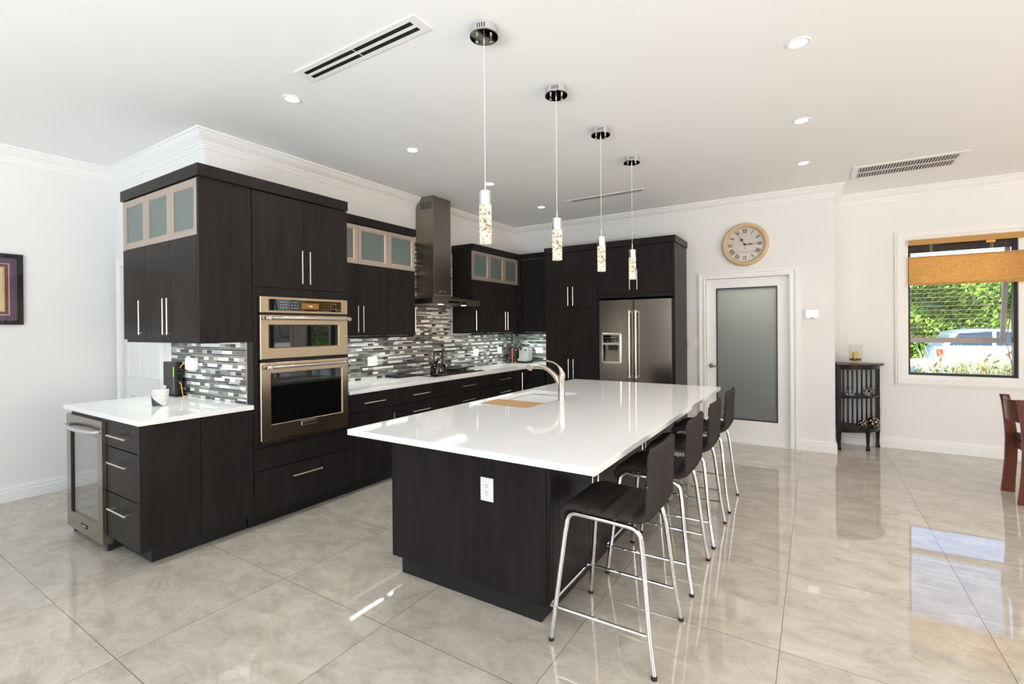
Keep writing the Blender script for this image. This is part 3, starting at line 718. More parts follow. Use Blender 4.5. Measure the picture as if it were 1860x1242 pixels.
# --- cornice boards on top of the cabinets
ZR = 2.567
def cornice(path_boxes, label):
    m = MB()
    for b in path_boxes: m.box(*b)
    return tag(m.build('cornice_board', 'wood'), label, 'cornice', 'dark cornice boards')
o_ = .012
cornice([(-4.672, TX + o_, UY - o_, UY + .02, ZT, ZR), (TX + o_ - .022, TX + o_, UY + .02, T1, ZT, ZR), (-4.672, -4.652, UY + .02, SY - .003, ZT, ZR), (-4.652, TX - .01, UY + .02, SY - .003, ZT, ZT + .012), (WC + .002, TX - .01, SY + .001, T1, ZT, ZT + .012), (WC + .002, TX - .0105, T1 - .02, T1, ZT + .012, ZR)],
        'dark cornice board wrapping over the far left cabinets and the oven tower')
cornice([(UX - .01, UX + .012, T1 + .001, 3.962, ZT, ZR), (WC + .002, UX - .01, 3.942, 3.962, ZT, ZR), (WC + .002, UX - .01, T1 + .001, 3.942, ZT, ZT + .012)], 'dark cornice board between the oven tower and the extractor hood')
cornice([(UX - .01, UX + .012, 5.012, BY - .012, ZT, ZR), (WC + .002, UX - .01, 5.012, 5.032, ZT, ZR), (UX - .01, -3.193, BY - .012, BY + .01, ZT, ZR), (WC + .002, UX - .01, 5.032, BY + .01, ZT, ZT + .012)], 'dark cornice board over the back corner wall cabinets')

# ------------------------------------------------------------------ pantry cupboard, fridge and its surround
PY = 5.925; X0, X1, X2 = -3.183, -2.394, -1.418
R = root('pantry_cabinet', ((X0 + X1) / 2, PY, 0), 'tall dark four-door pantry cupboard left of the fridge', 'cabinet', GD)
B(X0, X1, PY + .0215, WB - .002, ZK, ZT - .001).build('carcass', 'wood', R)
B(X0 + .001, X1, PY + .09, PY + .11, .0008, ZK - .001).build('kick_board', 'kick', R)
xm = -2.788
for a, b, s in ((X0, xm, 'r'), (xm, X1, 'l')):
    u = b - .036 if s == 'r' else a + .036
    vhandle('-y', PY, u, 1.754, 2.008, front('door', '-y', PY, a, b, 1.712, ZT - .006, R))
    vhandle('-y', PY, u, .775, 1.032, front('door', '-y', PY, a, b, ZK, 1.709, R))
R = root('fridge_cabinet', ((X1 + X2) / 2, PY, 0), 'dark cupboard over the fridge with a full height right side panel', 'cabinet', GD)
B(X1 + .001, X2 - .021, PY + .0215, WB - .002, 1.84, ZT - .001).build('carcass', 'wood', R)
B(X2 - .021, X2, PY, WB - .002, .0008, ZT - .001).build('side_panel', 'wood', R, bevel=.001)
B(X1 + .001, X2 - .0215, PY, PY + .021, 1.835, 1.883).build('face_frame', 'wood', R)
xm = -1.917
for a, b, s in ((X1, xm, 'r'), (xm, X2 - .036, 'l')):
    u = b - .05 if s == 'r' else a + .045
    vhandle('-y', PY, u, 1.929, 2.178, front('door', '-y', PY, a, b, 1.886, ZT - .006, R))
front('filler_strip', '-y', PY, X2 - .036, X2 - .021, 1.886, ZT - .006, R)
cornice([(X0 - .012, X2 + .012, PY - .012, PY + .01, ZT, ZR), (X0 - .012, X0 + .008, PY + .01, BY - .016, ZT, ZR), (X2 - .01, X2 + .012, PY + .01, WB - .002, ZT, ZR), (X0 + .008, X2 - .01, PY + .01, WB - .002, ZT, ZT + .012)], 'dark cornice board over the pantry cupboard and fridge')
# fridge
FY = PY - .005
R = root('fridge', (-1.92, FY, 0), 'stainless side-by-side fridge freezer with ice and water dispenser', 'fridge')
fx0, fx1, fm = -2.386, -1.455, -1.927
B(fx0 + .005, fx1 - .005, FY + .055, WB - .02, .03, 1.80).build('body', 'black', R)
m = MB(); m.box(fx0 + .02, fx1 - .02, FY + .06, FY + .12, .0008, .029); m.build('plinth', 'black', R)
vx0, vx1, vz0, vz1 = -2.352, -2.085, .988, 1.385
m = MB()
for q in ((fx0, vx0 + .01, .05, 1.806), (vx1 - .01, fm - .003, .05, 1.806), (vx0 + .01, vx1 - .01, .05, vz0 + .01), (vx0 + .01, vx1 - .01, vz1 - .01, 1.806)): m.box(q[0], q[1], FY, FY + .05, q[2], q[3])
dl = m.build('freezer_door', 'steel', R)
dr = B(fm + .003, fx1, FY, FY + .05, .05, 1.806).build('fridge_door', 'steel', R, bevel=.004)
B(fx1 + .0005, fx1 + .012, FY + .02, FY + .06, .05, 1.806).build('side_gap', 'dark', R)
for d_, u in ((dl, fm - .042), (dr, fm + .042)):
    m = MB(); m.tube([(u, FY - .058, .845), (u, FY - .058, 1.640)], .0125, 14); hb = m.build('handle_bar', 'handle', d_, smooth=True)
    for z in (.835, 1.65):
        m = MB(); m.lathe([(.0125, .0005), (.0125, .03), (.016, .036), (.016, .07), (.011, .074)], (u, FY, z), 16, 'y'); m.lathe([(.0145, -.018), (.0145, .018)], (u, FY - .058, z), 14); m.build('handle_mount', 'chrome', d_, smooth=True)
# dispenser: raised bezel, control glass, recessed bay
def rr_(x0, x1, z0, z1, r, y, n=5):
    pts = []
    for cx, cz, a0 in ((x1 - r, z0 + r, -90), (x1 - r, z1 - r, 0), (x0 + r, z1 - r, 90), (x0 + r, z0 + r, 180)):
        for i in range(n + 1):
            a = math.radians(a0 + 90 * i / n); pts.append((cx + r * math.cos(a), y, cz + r * math.sin(a)))
    return pts
m = MB()
m.loft([rr_(vx0, vx1, vz0, vz1, .022, FY - .0005), rr_(vx0, vx1, vz0, vz1, .022, FY - .016), rr_(vx0 + .008, vx1 - .008, vz0 + .008, vz1 - .008, .018, FY - .022), rr_(vx0 + .026, vx1 - .026, vz0 + .03, vz1 - .026, .006, FY - .022), rr_(vx0 + .028, vx1 - .028, vz0 + .032, vz1 - .028, .006, FY - .010)], cap=False)
dp = m.build('dispenser_bezel', 'handle', dl, smooth=True, ang=25)
B(vx0 + .024, vx1 - .024, FY - .018, FY - .010, 1.232, 1.262).build('divider', 'handle', dp)
B(vx0 + .026, vx1 - .026, FY - .014, FY - .009, 1.262, 1.358).build('control_glass', 'oven_glass', dp)
m = MB()
for i in range(5): m.box(vx0 + .05 + i * .034, vx0 + .068 + i * .034, FY - .0146, FY - .0141, 1.318, 1.324); m.box(vx0 + .05 + i * .034, vx0 + .056 + i * .034, FY - .0146, FY - .0141, 1.281, 1.286)
m.build('button_legends', 'legend', dp); B(vx0 + .088, vx0 + .094, FY - .0152, FY - .0147, 1.279, 1.288).build('indicator', 'blueled', dp)
m = MB(); a, b = vx0 + .030, vx1 - .030; n = 8
pr = [(FY - .004, 1.02)] + [(FY + .012 + .035 * math.sin(PI / 2 * i / n), 1.02 + .2 * i / n) for i in range(n + 1)] + [(FY + .047, 1.232), (FY + .0485, 1.232), (FY + .0485, 1.012), (FY - .004, 1.012)]
m.prism(pr, 'x', a, b); m.build('dispenser_bay', 'hood', dp, smooth=True)
m = MB(); m.box(a + .06, b - .04, FY - .002, FY + .03, 1.17, 1.2315); m.build('dispenser_spout', 'black', dp)

# ------------------------------------------------------------------ mosaic backsplash: real tiles in a running mix of bands
TILE_MATS = [mk('tile_grout', (.50, .52, .50), .8), mk('tile_marble', (.70, .71, .71), .22, vary=.12, scale=25), mk('tile_pearl', (.38, .39, .375), .12, vary=.08), mk('tile_taupe', (.165, .148, .136), .25, vary=.12, scale=40),
             mk('tile_sage', (.22, .225, .20), .12, vary=.08), mk('tile_charcoal', (.028, .030, .034), .08, vary=.1), mk('tile_graphite', (.085, .085, .085), .12, vary=.1)]
def mosaic(name, mp, u0, u1, z0, z1, holes, rnd, label):
    """mp(u, d, z) -> point; tiles stand 6 mm proud on a 3 mm grout bed"""
    rd = random.Random(rnd); mb = MB()
    def slab(a, b, c, d, t0, t1, k):
        v = [mp(a, t0, c), mp(b, t0, c), mp(b, t0, d), mp(a, t0, d), mp(a, t1, c), mp(b, t1, c), mp(b, t1, d), mp(a, t1, d)]
        mb.add(v, [(4, 5, 6, 7), (0, 1, 5, 4), (1, 2, 6, 5), (2, 3, 7, 6), (3, 0, 4, 7)], k)
    def clear(a, b, c, d): return [(a, b, c, d)] if not any(a < h[1] and b > h[0] and c < h[3] and d > h[2] for h in holes) else []
    for (a, b, c, d) in holes[:0]: pass
    cells = [(u0, u1, z0, z1)]
    for h in holes:      # grout bed cut around cabinets
        nc = []
        for a, b, c, d in cells:
            ha, hb_, hc, hd = max(a, h[0]), min(b, h[1]), max(c, h[2]), min(d, h[3])
            if ha >= hb_ or hc >= hd: nc.append((a, b, c, d)); continue
            if a < ha: nc.append((a, ha, c, d))
            if hb_ < b: nc.append((hb_, b, c, d))
            if c < hc: nc.append((ha, hb_, c, hc))
            if hd < d: nc.append((ha, hb_, hd, d))
        cells = nc
    for a, b, c, d in cells: slab(a, b, c, d, .0, .004, 0)
    z = z0 - .006; row = 0; g = .0008
    pat = [('t', .0240), ('s', .0125), ('s', .0125)]
    while z < z1:
        kind, h = pat[row % 3]; L = .0745 if kind == 't' else .1495
        off = rd.random() * L; u = u0 - off; run = None; left = 0
        while u < u1:
            if kind == 't': k = rd.choices([1, 2, 3, 6, 5, 4], [34, 15, 22, 15, 9, 5])[0]
            else:
                if left <= 0: run = rd.choices([5, 4, 6, 2, 3, 1], [24, 26, 22, 12, 8, 8])[0]; left = rd.choice([1, 1, 2, 2])
                k = run; left -= 1
            a, b, c, d = max(u0, u) + g, min(u1, u + L) - g, max(z0, z) + g, min(z1, z + h) - g
            if b - a > .002 and d - c > .002 and clear(a, b, c, d): slab(a, b, c, d, .004, .0065 + rd.random() * .0008, k)
            u += L
        z += h + .0012; row += 1
    return tag(mb.build(name, TILE_MATS), label, 'backsplash', 'mosaic backsplashes')
CZ = ZC + .001
mosaic('mosaic_backsplash', lambda u, d, z: (u, 1.9305 - d, z), -4.700, -3.512, CZ, ZU + .018, [], 3, 'grey mosaic tile backsplash behind the router over the small left worktop')
mosaic('mosaic_backsplash', lambda u, d, z: (WC + .0008 + d, u, z), 2.7695, WB - .012, CZ, 2.52, [(2.0, 3.9525, ZU, 9), (5.0215, 9, ZU, 9)], 5, 'long grey mosaic tile backsplash behind the hob and kettle')
mosaic('mosaic_backsplash', lambda u, d, z: (u, WB - .0008 - d, z), WC + .010, -3.1995, CZ, ZU + .018, [], 9, 'short grey mosaic tile backsplash on the back wall behind the coffee machine')
m = MB(); m.box(-3.511, -3.504, 1.918, 1.9306, CZ, ZU - .001)
tag(m.build('edge_trim', 'handle'), 'thin bright metal edge strip at the right end of the left mosaic', 'edge trim')

# ------------------------------------------------------------------ hob, extractor hood
R = root('hob', (-3.81, 4.54, ZC), 'black ceramic glass hob set in the long white worktop', 'hob')
B(-4.02, -3.585, 4.070, 5.000, ZC + .0006, ZC + .006).build('glass_top', 'cooktop', R, bevel=.002)
m = MB()
for x, y, r in ((-3.70, 4.75, .095), (-3.91, 4.75, .08), (-3.80, 4.50, .12), (-3.92, 4.22, .08), (-3.70, 4.22, .1)): 
    m.loft([[(x + q * math.cos(2 * PI * i / 40), y + q * math.sin(2 * PI * i / 40), ZC + .0063) for i in range(40)] for q in (r, r - .003)], cap=False)
m.build('burner_rings', 'legend', R)
R = root('extractor_hood', (-3.97, 4.51, 1.743), 'brushed stainless chimney extractor hood over the hob', 'extractor hood')
hx, ha, hb = -3.833, 4.330, 4.652; cf, ca, cb = -3.612, 4.062, 4.970; wx = WC + .008
B(wx, hx, ha, hb, 1.872, H - .001).build('chimney', 'hood', R, bevel=.002)
m = MB()
m.loft([[(wx, ca, 1.805), (cf, ca, 1.805), (cf, cb, 1.805), (wx, cb, 1.805)], [(wx, ha - .05, 1.850), (hx + .035, ha - .05, 1.850), (hx + .035, hb + .05, 1.850), (wx, hb + .05, 1.850)], [(wx, ha - .006, 1.858), (hx + .006, ha - .006, 1.858), (hx + .006, hb + .006, 1.858), (wx, hb + .006, 1.858)], [(wx, ha, 1.8725), (hx, ha, 1.8725), (hx, hb, 1.8725), (wx, hb, 1.8725)]])
m.box(wx, cf, ca, cb, 1.743, 1.8055)
cn = m.build('canopy', 'hood', R)
B(cf - .002, cf + .0015, 4.335, 4.655, 1.760, 1.782).build('control_strip', 'oven_glass', cn)
B(cf + .0016, cf + .002, 4.555, 4.563, 1.769, 1.774).build('indicator', 'screen', cn)
for y in (4.235, 4.665): B(cf - .075, cf - .035, y, y + .05, 1.738, 1.7425).build('lamp', 'hoodbulb', cn)
light('hood_lamp', 'AREA', (-3.72, 4.47, 1.735), (0, 0, 0), 3.5, (1, .82, .58), shape='RECTANGLE', size=.1, size_y=.55)
m = MB(); 
for i in range(5):
    for k in range(8): m.box(-4.03 + i * .036, -4.004 + i * .036, ha - .0012, ha + .001, 2.90 + k * .011, 2.906 + k * .011)
m.build('vent_louvres', 'dark', bpy.data.objects['chimney'])
bd = B(hx + .0005, hx + .004, 4.432, 4.548, 1.893, 1.917).build('badge', 'handle', R, bevel=.002)
text('KitchenAid', .018, 'ink', face_x(hx + .0046, 4.49, 1.904), R, 'badge_lettering')

# things on the worktop
R = root('kettle', (-3.69, 4.235, ZC + .0065), 'glossy black stovetop kettle standing on the hob', 'kettle')
kz = ZC + .0066; kc = (-3.69, 4.235, kz)
m = MB(); m.lathe([(.086, 0), (.094, .004), (.096, .03), (.094, .085), (.082, .125), (.062, .148), (.048, .154), (.046, .156)], kc, 32); m.build('kettle_body', 'black_gloss', R, smooth=True)
m = MB(); m.lathe([(.0475, .1545), (.044, .160), (.026, .168), (.010, .171), (.008, .182), (.017, .186), (.019, .193), (.012, .199), (.002, .200)], kc, 24); m.build('lid', 'black_gloss', R, smooth=True)
m = MB(); m.tube([(kc[0], kc[1] - .07, kz + .085), (kc[0], kc[1] - .115, kz + .125), (kc[0], kc[1] - .135, kz + .152)], [.022, .015, .011], 12); m.build('spout', 'black_gloss', R, smooth=True)
m = MB(); m.tube([(kc[0], kc[1] - .082, kz + .125), (kc[0], kc[1] - .078, kz + .19), (kc[0], kc[1] - .07, kz + .255), (kc[0], kc[1] - .055, kz + .272), (kc[0], kc[1] + .055, kz + .272), (kc[0], kc[1] + .07, kz + .255), (kc[0], kc[1] + .078, kz + .19), (kc[0], kc[1] + .082, kz + .125)], [.008, .010, .012, .014, .014, .012, .010, .008], 10); m.build('handle', 'black', R, smooth=True)
tag(B(-4.075, -3.86, 3.775, 4.055, ZC + .0008, ZC + .026).build('griddle_plate', 'iron', bevel=.004), 'flat black griddle plate on the white worktop left of the hob', 'griddle', 'black plates by the hob')
R = root('trivet', (-3.92, 4.83, ZC + .0065), 'black cast iron griddle lying on the right rear of the hob', 'griddle', 'black plates by the hob')
m = MB(); m.box(-4.01, -3.82, 4.66, 5.06 - .08, ZC + .014, ZC + .040); m.build('plate', 'iron', R, bevel=.004)
m = MB(); 
for x, y in ((-3.99, 4.69), (-3.85, 4.69), (-3.99, 4.94), (-3.85, 4.94)): m.lathe([(.012, 0), (.012, .0072)], (x, y, ZC + .0067), 10)
m.build('foot', 'iron', R); m = MB(); m.tube([(-3.90, 4.98, ZC + .028), (-3.88, 5.10, ZC + .034), (-3.86, 5.16, ZC + .038)], [.012, .010, .009], 8); m.build('handle', 'iron', R, smooth=True)
# pod carousel
R = root('pod_carousel', (-3.975, 6.27, ZC), 'rotating stand of orange and violet coffee pods in the back corner', 'pod stand')
pc = (-3.975, 6.27, ZC + .0006)
m = MB(); m.lathe([(.078, 0), (.080, .006), (.076, .012), (.012, .014)], pc, 28); m.lathe([(.010, .014), (.010, .235)], pc, 12); m.lathe([(.05, .235), (.052, .242), (.03, .25), (.004, .255)], pc, 20); m.build('stand', 'black_gloss', R, smooth=True)
for c, mat in enumerate(('purplepod', 'orange', 'purplepod', 'orange', 'greyplastic', 'purplepod')):
    a = math.radians(-100 + 60 * c)
    for k in range(7):
        p = (pc[0] + .040 * math.cos(a), pc[1] + .040 * math.sin(a), pc[2] + .032 + k * .030)
        m = MB(); m.lathe([(.004, -.013), (.011, -.011), (.0145, .009), (.017, .010), (.016, .013)], p, 12)
        if c < 4: m.build('pod', mat, R, smooth=True)
pd = MB(); pd.lathe([(.004, .0), (.011, .002), (.0145, .022), (.017, .023), (.016, .026)], (-3.885, 6.245, ZC + .0006), 12); tag(pd.build('coffee_pod', 'orange', smooth=True), 'single orange pod on the worktop in front of the pod stand', 'coffee pod')
# coffee machine
R = root('coffee_machine', (-3.80, 6.40, ZC), 'small silver and black capsule coffee machine in the back corner', 'coffee machine')
qx0, qx1, qy = -3.885, -3.725, 6.345; z = ZC + .0006
B(qx0 - .005, qx1 + .012, qy - .055, qy + .14, z, z + .035).build('drip_tray', 'black', R, bevel=.004)
B(qx0, qx1, qy, qy + .15, z + .0355, z + .240).build('body', 'silver', R, bevel=.006)
B(qx0 - .045, qx0 - .001, qy + .01, qy + .15, z, z + .235).build('water_tank', 'black', R, bevel=.008)
B(qx0 + .006, qx1 + .012, qy - .052, qy - .001, z + .0355, z + .075).build('cup_shelf', 'greyplastic', R, bevel=.004)
m = MB(); m.tube([(qx0 + .05, qy + .06, z + .268), (qx0 + .05, qy - .01, z + .262), (qx0 + .05, qy - .03, z + .235), (qx0 + .05, qy - .028, z + .20)], [.016, .024, .022, .010], 12); m.tube([(qx0 + .005, qy + .04, z + .25), (qx0 + .025, qy + .03, z + .285), (qx0 + .075, qy + .03, z + .285), (qx0 + .095, qy + .04, z + .25)], .007, 8); m.build('lever_head', 'black_gloss', R, smooth=True)
B(qx1 - .05, qx1 - .022, qy - .004, qy - .0005, z + .19, z + .215).build('button', 'black', R)
# router + cables
R = root('router', (-4.545, 1.86, ZC), 'upright black router with green lights on the left worktop', 'router')
m = MB(); m.box(-4.652, -4.436, 1.842, 1.900, ZC + .012, ZC + .285); bdy = m.build('case', 'black', R, bevel=.006)
B(-4.660, -4.415, 1.836, 1.908, ZC + .0006, ZC + .0115).build('stand', 'black', R, bevel=.002)
B(-4.4355, -4.428, 1.850, 1.894, ZC + .016, ZC + .280).build('side_fin', 'black_gloss', R, bevel=.004)
B(-4.672, -4.6525, 1.855, 1.890, ZC + .225, ZC + .252).build('clip', 'black', R)
m = MB()
for i in range(8): m.box(-4.470, -4.460, 1.8412, 1.8418, ZC + .165 + i * .0105, ZC + .1705 + i * .0105)
m.build('green_lights', 'greenled', R)
m = MB()
for i in range(12): m.box(-4.470, -4.460, 1.8413, 1.8418, ZC + .05 + i * .009, ZC + .0540 + i * .009)
m.build('dim_lights', 'legend', R)
B(-4.645, -4.600, 1.8408, 1.8418, ZC + .060, ZC + .085).build('sticker', 'white', R)
m = MB(); m.tube([(-4.428, 1.875, ZC + .24), (-4.412, 1.885, ZC + .265), (-4.400, 1.912, ZC + .28)], .0035, 6); m.build('cable', 'yellow', R, smooth=True); m = MB(); m.tube([(-4.428, 1.87, ZC + .12), (-4.408, 1.875, ZC + .10), (-4.400, 1.878, ZC + .04), (-4.402, 1.884, ZC + .0045), (-4.395, 1.912, ZC + .0045)], .0035, 6); m.build('cable', 'yellow', R, smooth=True)
R = root('plug_adapter', (-4.292, SY - .05, 1.19), 'white square plug-in adapter on the left mosaic beside the router', 'plug adapter')
B(-4.362, -4.222, 1.882, 1.9220, 1.140, 1.238).build('case', 'white', R, bevel=.006)
# planter cup
R = root('plant_pot', (-4.03, 1.575, ZC), 'small white and dark grey pot on the left worktop', 'plant pot')
pc = (-4.03, 1.575, ZC + .0006)
m = MB(); m.lathe([(.043, 0), (.047, .003), (.055, .112), (.0535, .114), (.050, .112), (.047, .095), (.002, .092)], pc, 40); pot = m.build('pot', 'concrete', R, smooth=True)
m = MB(); n = 20      # diagonal dark glaze: thin shell over the lower left of the pot
ring0, ring1 = [], []
for i in range(n + 1):
    a = math.radians(-128 + 128 * i / n); top = .002 + .102 * (1 - i / n) ** 1.1
    def P_(h, a=a):
        r = .0470 + .008 * h / .112 + .0007; return (pc[0] + r * math.cos(a), pc[1] + r * math.sin(a), pc[2] + h)
    ring0.append(P_(.003)); ring1.append(P_(max(.004, top)))
m.loft([ring0, ring1], cap=False, closed=False); m.build('dark_glaze', 'slate', R, smooth=True)

# wall plates
def plate(face, fr, u0, u1, z0, z1, label, cat, kind, group='white wall plates'):
    R = root('wall_socket' if kind != 'switch' else 'light_switch', fpt(face, fr, (u0 + u1) / 2, 0, z0), label, cat, group)
    fbox(MB(), face, fr, u0, u1, .0006, .006, z0, z1).build('plate', 'white', R, bevel=.002)
    um = (u0 + u1) / 2; zm = (z0 + z1) / 2; mb = MB(); mk_ = MB()
    if kind == 'duplex':
        fbox(mb, face, fr, um - .0165, um + .0165, .0062, .0075, zm - .034, zm + .034)
        for dz in (-.018, .019):
            for du in (-.008, .006): fbox(mk_, face, fr, um + du, um + du + .0025, .0076, .008, zm + dz, zm + dz + .009)
            fbox(mk_, face, fr, um - .0025, um + .0025, .0076, .008, zm + dz - .011, zm + dz - .006)
    else:
        n = 3 if kind == 'switch' else 2; w = (u1 - u0) / n
        for i in range(n):
            c = u0 + w * (i + .5); fbox(mb, face, fr, c - .0165, c + .0165, .0062, .0075, zm - .033, zm + .033)
            if kind == 'socket2':
                for dz in (-.014, .012):
                    for du in (-.007, .005): fbox(mk_, face, fr, c + du, c + du + .002, .0076, .008, zm + dz, zm + dz + .006)
    mb.build('insert', 'white', R)
    if mk_.v: mk_.build('slots', 'dark', R)
XM = WC + .0082
plate('+x', XM, 3.560, 3.690, 1.054, 1.158, 'white double socket on the mosaic left of the hob', 'socket', 'socket2')
plate('+x', XM, 5.462, 5.592, 1.060, 1.165, 'white double socket on the mosaic right of the hob', 'socket', 'blank')
plate('+x', XM, 6.080, 6.200, 1.066, 1.168, 'white double socket on the mosaic beside the pod stand', 'socket', 'blank')
plate('-y', WB - .0082, -3.70, -3.57, 1.062, 1.152, 'white double socket on the back mosaic right of the coffee machine', 'socket', 'socket2')
plate('-y', WB, -1.405, -1.275, 1.190, 1.312, 'white triple light switch on the wall between fridge and frosted door', 'light switch', 'switch')
plate('-y', WW, .675, .745, .385, .475, 'white socket low on the wall right of the corner stand', 'socket', 'duplex')

# ------------------------------------------------------------------ island
IX0, IX1, IY0, IY1 = -2.156, -.716, 1.722, 4.640
BX0, BX1, BY0, BY1 = -2.142, -1.075, 2.033, 4.420
SX0, SX1, SYA, SYB = -2.080, -1.648, 2.806, 3.632       # sink cut-out
R = root('island_cabinet', ((BX0 + BX1) / 2, (BY0 + BY1) / 2, 0), 'large dark kitchen island base with plain front panel and doors along the stool side', 'kitchen island')
m = MB(); xs_, ys_ = (BX0 + .0215, BX1 - .0215), (BY0 + .0205, BY1 - .02)
m.box(xs_[0], xs_[1], ys_[0], ys_[1], ZK, .60); m.box(xs_[0], xs_[1], ys_[0], SYA - .03, .60, ZCB - .001); m.box(xs_[0], xs_[1], SYB + .03, ys_[1], .60, ZCB - .001); m.box(SX1 + .03, xs_[1], SYA - .03, SYB + .03, .60, ZCB - .001)
m.build('carcass', 'wood', R)
B(BX0, BX1 - .024, BY0, BY0 + .020, ZK, ZCB - .001).build('front_panel', 'wood', R, bevel=.001)
B(BX1 - .0215, BX1 - .0005, BY0 + .002, BY0 + .022, ZK, ZCB - .001).build('corner_post', 'wood', R, bevel=.001)
B(BX0, BX0 + .020, BY0 + .0215, BY1, ZK, ZCB - .001).build('side_panel', 'wood', R)
B(BX0 + .021, BX1, BY1 - .019, BY1, ZK, ZCB - .001).build('end_panel', 'wood', R)
m = MB(); m.box(BX0 + .042, BX1 - .075, BY0 + .037, BY1 - .06, .0008, ZK - .001); m.build('kick_board', 'kick', R)
ds = [BY0 + .024, 2.504, 2.942, 3.412, 3.876, 4.399]
for i in range(5):
    a, b = ds[i], ds[i + 1]; dd = front('door', '+x', BX1, a, b, ZK, .876, R)
    vhandle('+x', BX1, (b - .040) if i % 2 == 0 else (a + .040), .585, .842, dd)
plate('-y', BY0, -1.484, -1.404, .560, .682, 'white duplex socket on the dark front panel of the island', 'socket', 'duplex')
# worktop with the sink cut-out
m = MB()
for b in ((IX0, IX1, IY0, SYA), (IX0, IX1, SYB, IY1), (IX0, SX0, SYA, SYB), (SX1, IX1, SYA, SYB)): pass
def frame_slab(mb, ox0, ox1, oy0, oy1, ix0, ix1, iy0, iy1, z0, z1):
    O = [(ox0, oy0), (ox1, oy0), (ox1, oy1), (ox0, oy1)]; I = [(ix0, iy0), (ix1, iy0), (ix1, iy1), (ix0, iy1)]
    v = [(x, y, z1) for x, y in O] + [(x, y, z1) for x, y in I] + [(x, y, z0) for x, y in O] + [(x, y, z0) for x, y in I]
    f = []
    for i in range(4):
        j = (i + 1) % 4
        f += [(i, j, 4 + j, 4 + i), (8 + j, 8 + i, 12 + i, 12 + j), (8 + i, 8 + j, j, i), (4 + i, 4 + j, 12 + j, 12 + i)]
    return mb.add(v, f)
frame_slab(m, IX0, IX1, IY0, IY1, SX0, SX1, SYA, SYB, ZCB, ZC)
tag(m.build('worktop', 'quartz', bevel=.003), 'big overhanging white quartz worktop on the kitchen island', 'worktop', 'white quartz worktops')
R = root('sink', ((SX0 + SX1) / 2, (SYA + SYB) / 2, .68), 'pale undermount sink let into the island worktop', 'sink')
m = MB(); g = .0015
def rect(x0, x1, y0, y1, z): return [(x0, y0, z), (x1, y0, z), (x1, y1, z), (x0, y1, z)]
m.loft([rect(SX0 - .014, SX1 + .014, SYA - .014, SYB + .014, .68), rect(SX0 - .014, SX1 + .014, SYA - .014, SYB + .014, ZCB - .001), rect(SX0 + .001, SX1 - .001, SYA + .001, SYB - .001, ZCB - .001), rect(SX0 + .001, SX1 - .001, SYA + .001, SYB - .001, .868), rect(SX0 + .014, SX1 - .014, SYA + .010, SYB - .010, .866), rect(SX0 + .018, SX1 - .018, SYA + .014, SYB - .014, .70)])
m.build('bowl', 'sink', R)
m = MB(); m.lathe([(.04, .7005), (.04, .703), (.02, .7035), (.002, .703)], ((SX0 + SX1) / 2, 3.0, 0), 20); m.build('drain', 'handle', R, smooth=True)
tag(B(SX0 + .006, SX1 - .006, SYA + .003, 3.072, .8885, .912).build('cutting_board', 'bamboo', bevel=.002), 'pale bamboo cutting board laid over the near end of the sink', 'cutting board')
R = root('drying_rack', (-1.87, 3.26, .868), 'white ridged rack resting in the sink next to the cutting board', 'sink rack')
m = MB(); ra, rb = 3.085, 3.555
frame_slab(m, SX0 + .006, SX1 - .006, ra, rb, SX0 + .030, SX1 - .030, ra + .024, rb - .024, .8690, .884); m.build('rim', 'white', R)
m = MB()
for i in range(12):
    x = SX0 + .045 + i * (SX1 - SX0 - .09) / 11; m.tube([(x, ra + .012, .884), (x, rb - .012, .884)], .009, 8)
m.build('ridges', 'white', R, smooth=True)
# faucet
R = root('faucet', (-1.597, 3.212, ZC), 'curved brushed nickel faucet with lever handle beside the island sink', 'faucet')
fc = (-1.597, 3.212, ZC + .0006)
m = MB(); m.lathe([(.0275, 0), (.0275, .006), (.0255, .012), (.0245, .155), (.0255, .160), (.0255, .168)], fc, 28); m.build('body', 'faucet', R, smooth=True)
def arc(pts, n=20):        # Catmull-Rom through points
    P = [Vector(p) for p in pts]; P = [P[0] * 2 - P[1]] + P + [P[-1] * 2 - P[-2]]; out = []
    for i in range(1, len(P) - 2):
        for k in range(n if i < len(P) - 3 else n + 1):
            t = k / n; a, b, c, d = P[i - 1:i + 3]
            out.append(.5 * ((2 * b) + (c - a) * t + (2 * a - 5 * b + 4 * c - d) * t * t + (3 * b - a - 3 * c + d) * t ** 3))
    return out
FYc = fc[1]
pts = arc([(-1.600, FYc, 1.005), (-1.625, FYc, 1.065), (-1.665, FYc, 1.112), (-1.725, FYc, 1.150), (-1.790, FYc, 1.166), (-1.850, FYc, 1.160), (-1.885, FYc, 1.146)], 8)
m = MB(); n = len(pts); m.tube(pts, [.0225 - .0065 * min(1, i / (n * .45)) + (.0055 * max(0, (i / n - .72)) / .28) for i in range(n)], 16); sp_ = m.build('spout', 'faucet', R, smooth=True)
m = MB(); m.tube([(-1.866, FYc, 1.150), (-1.868, FYc, 1.130)], [.020, .016], 16); m.build('spray_nozzle', 'faucet', sp_, smooth=True)
B(-1.845, -1.825, FYc - .0235, FYc - .017, 1.148, 1.163).build('spray_button', 'greyplastic', sp_, bevel=.003)
pts = arc([(-1.594, FYc, 1.083), (-1.592, FYc, 1.115), (-1.612, FYc, 1.160), (-1.655, FYc, 1.194), (-1.72, FYc, 1.209)], 8)
n = len(pts); m = MB(); m.tube(pts, [.0245 - .0035 * i / n if i < n * .25 else .0225 - .0165 * min(1, (i / n - .25) / .35) ** .7 for i in range(n)], 16); m.build('lever', 'faucet', R, smooth=True)

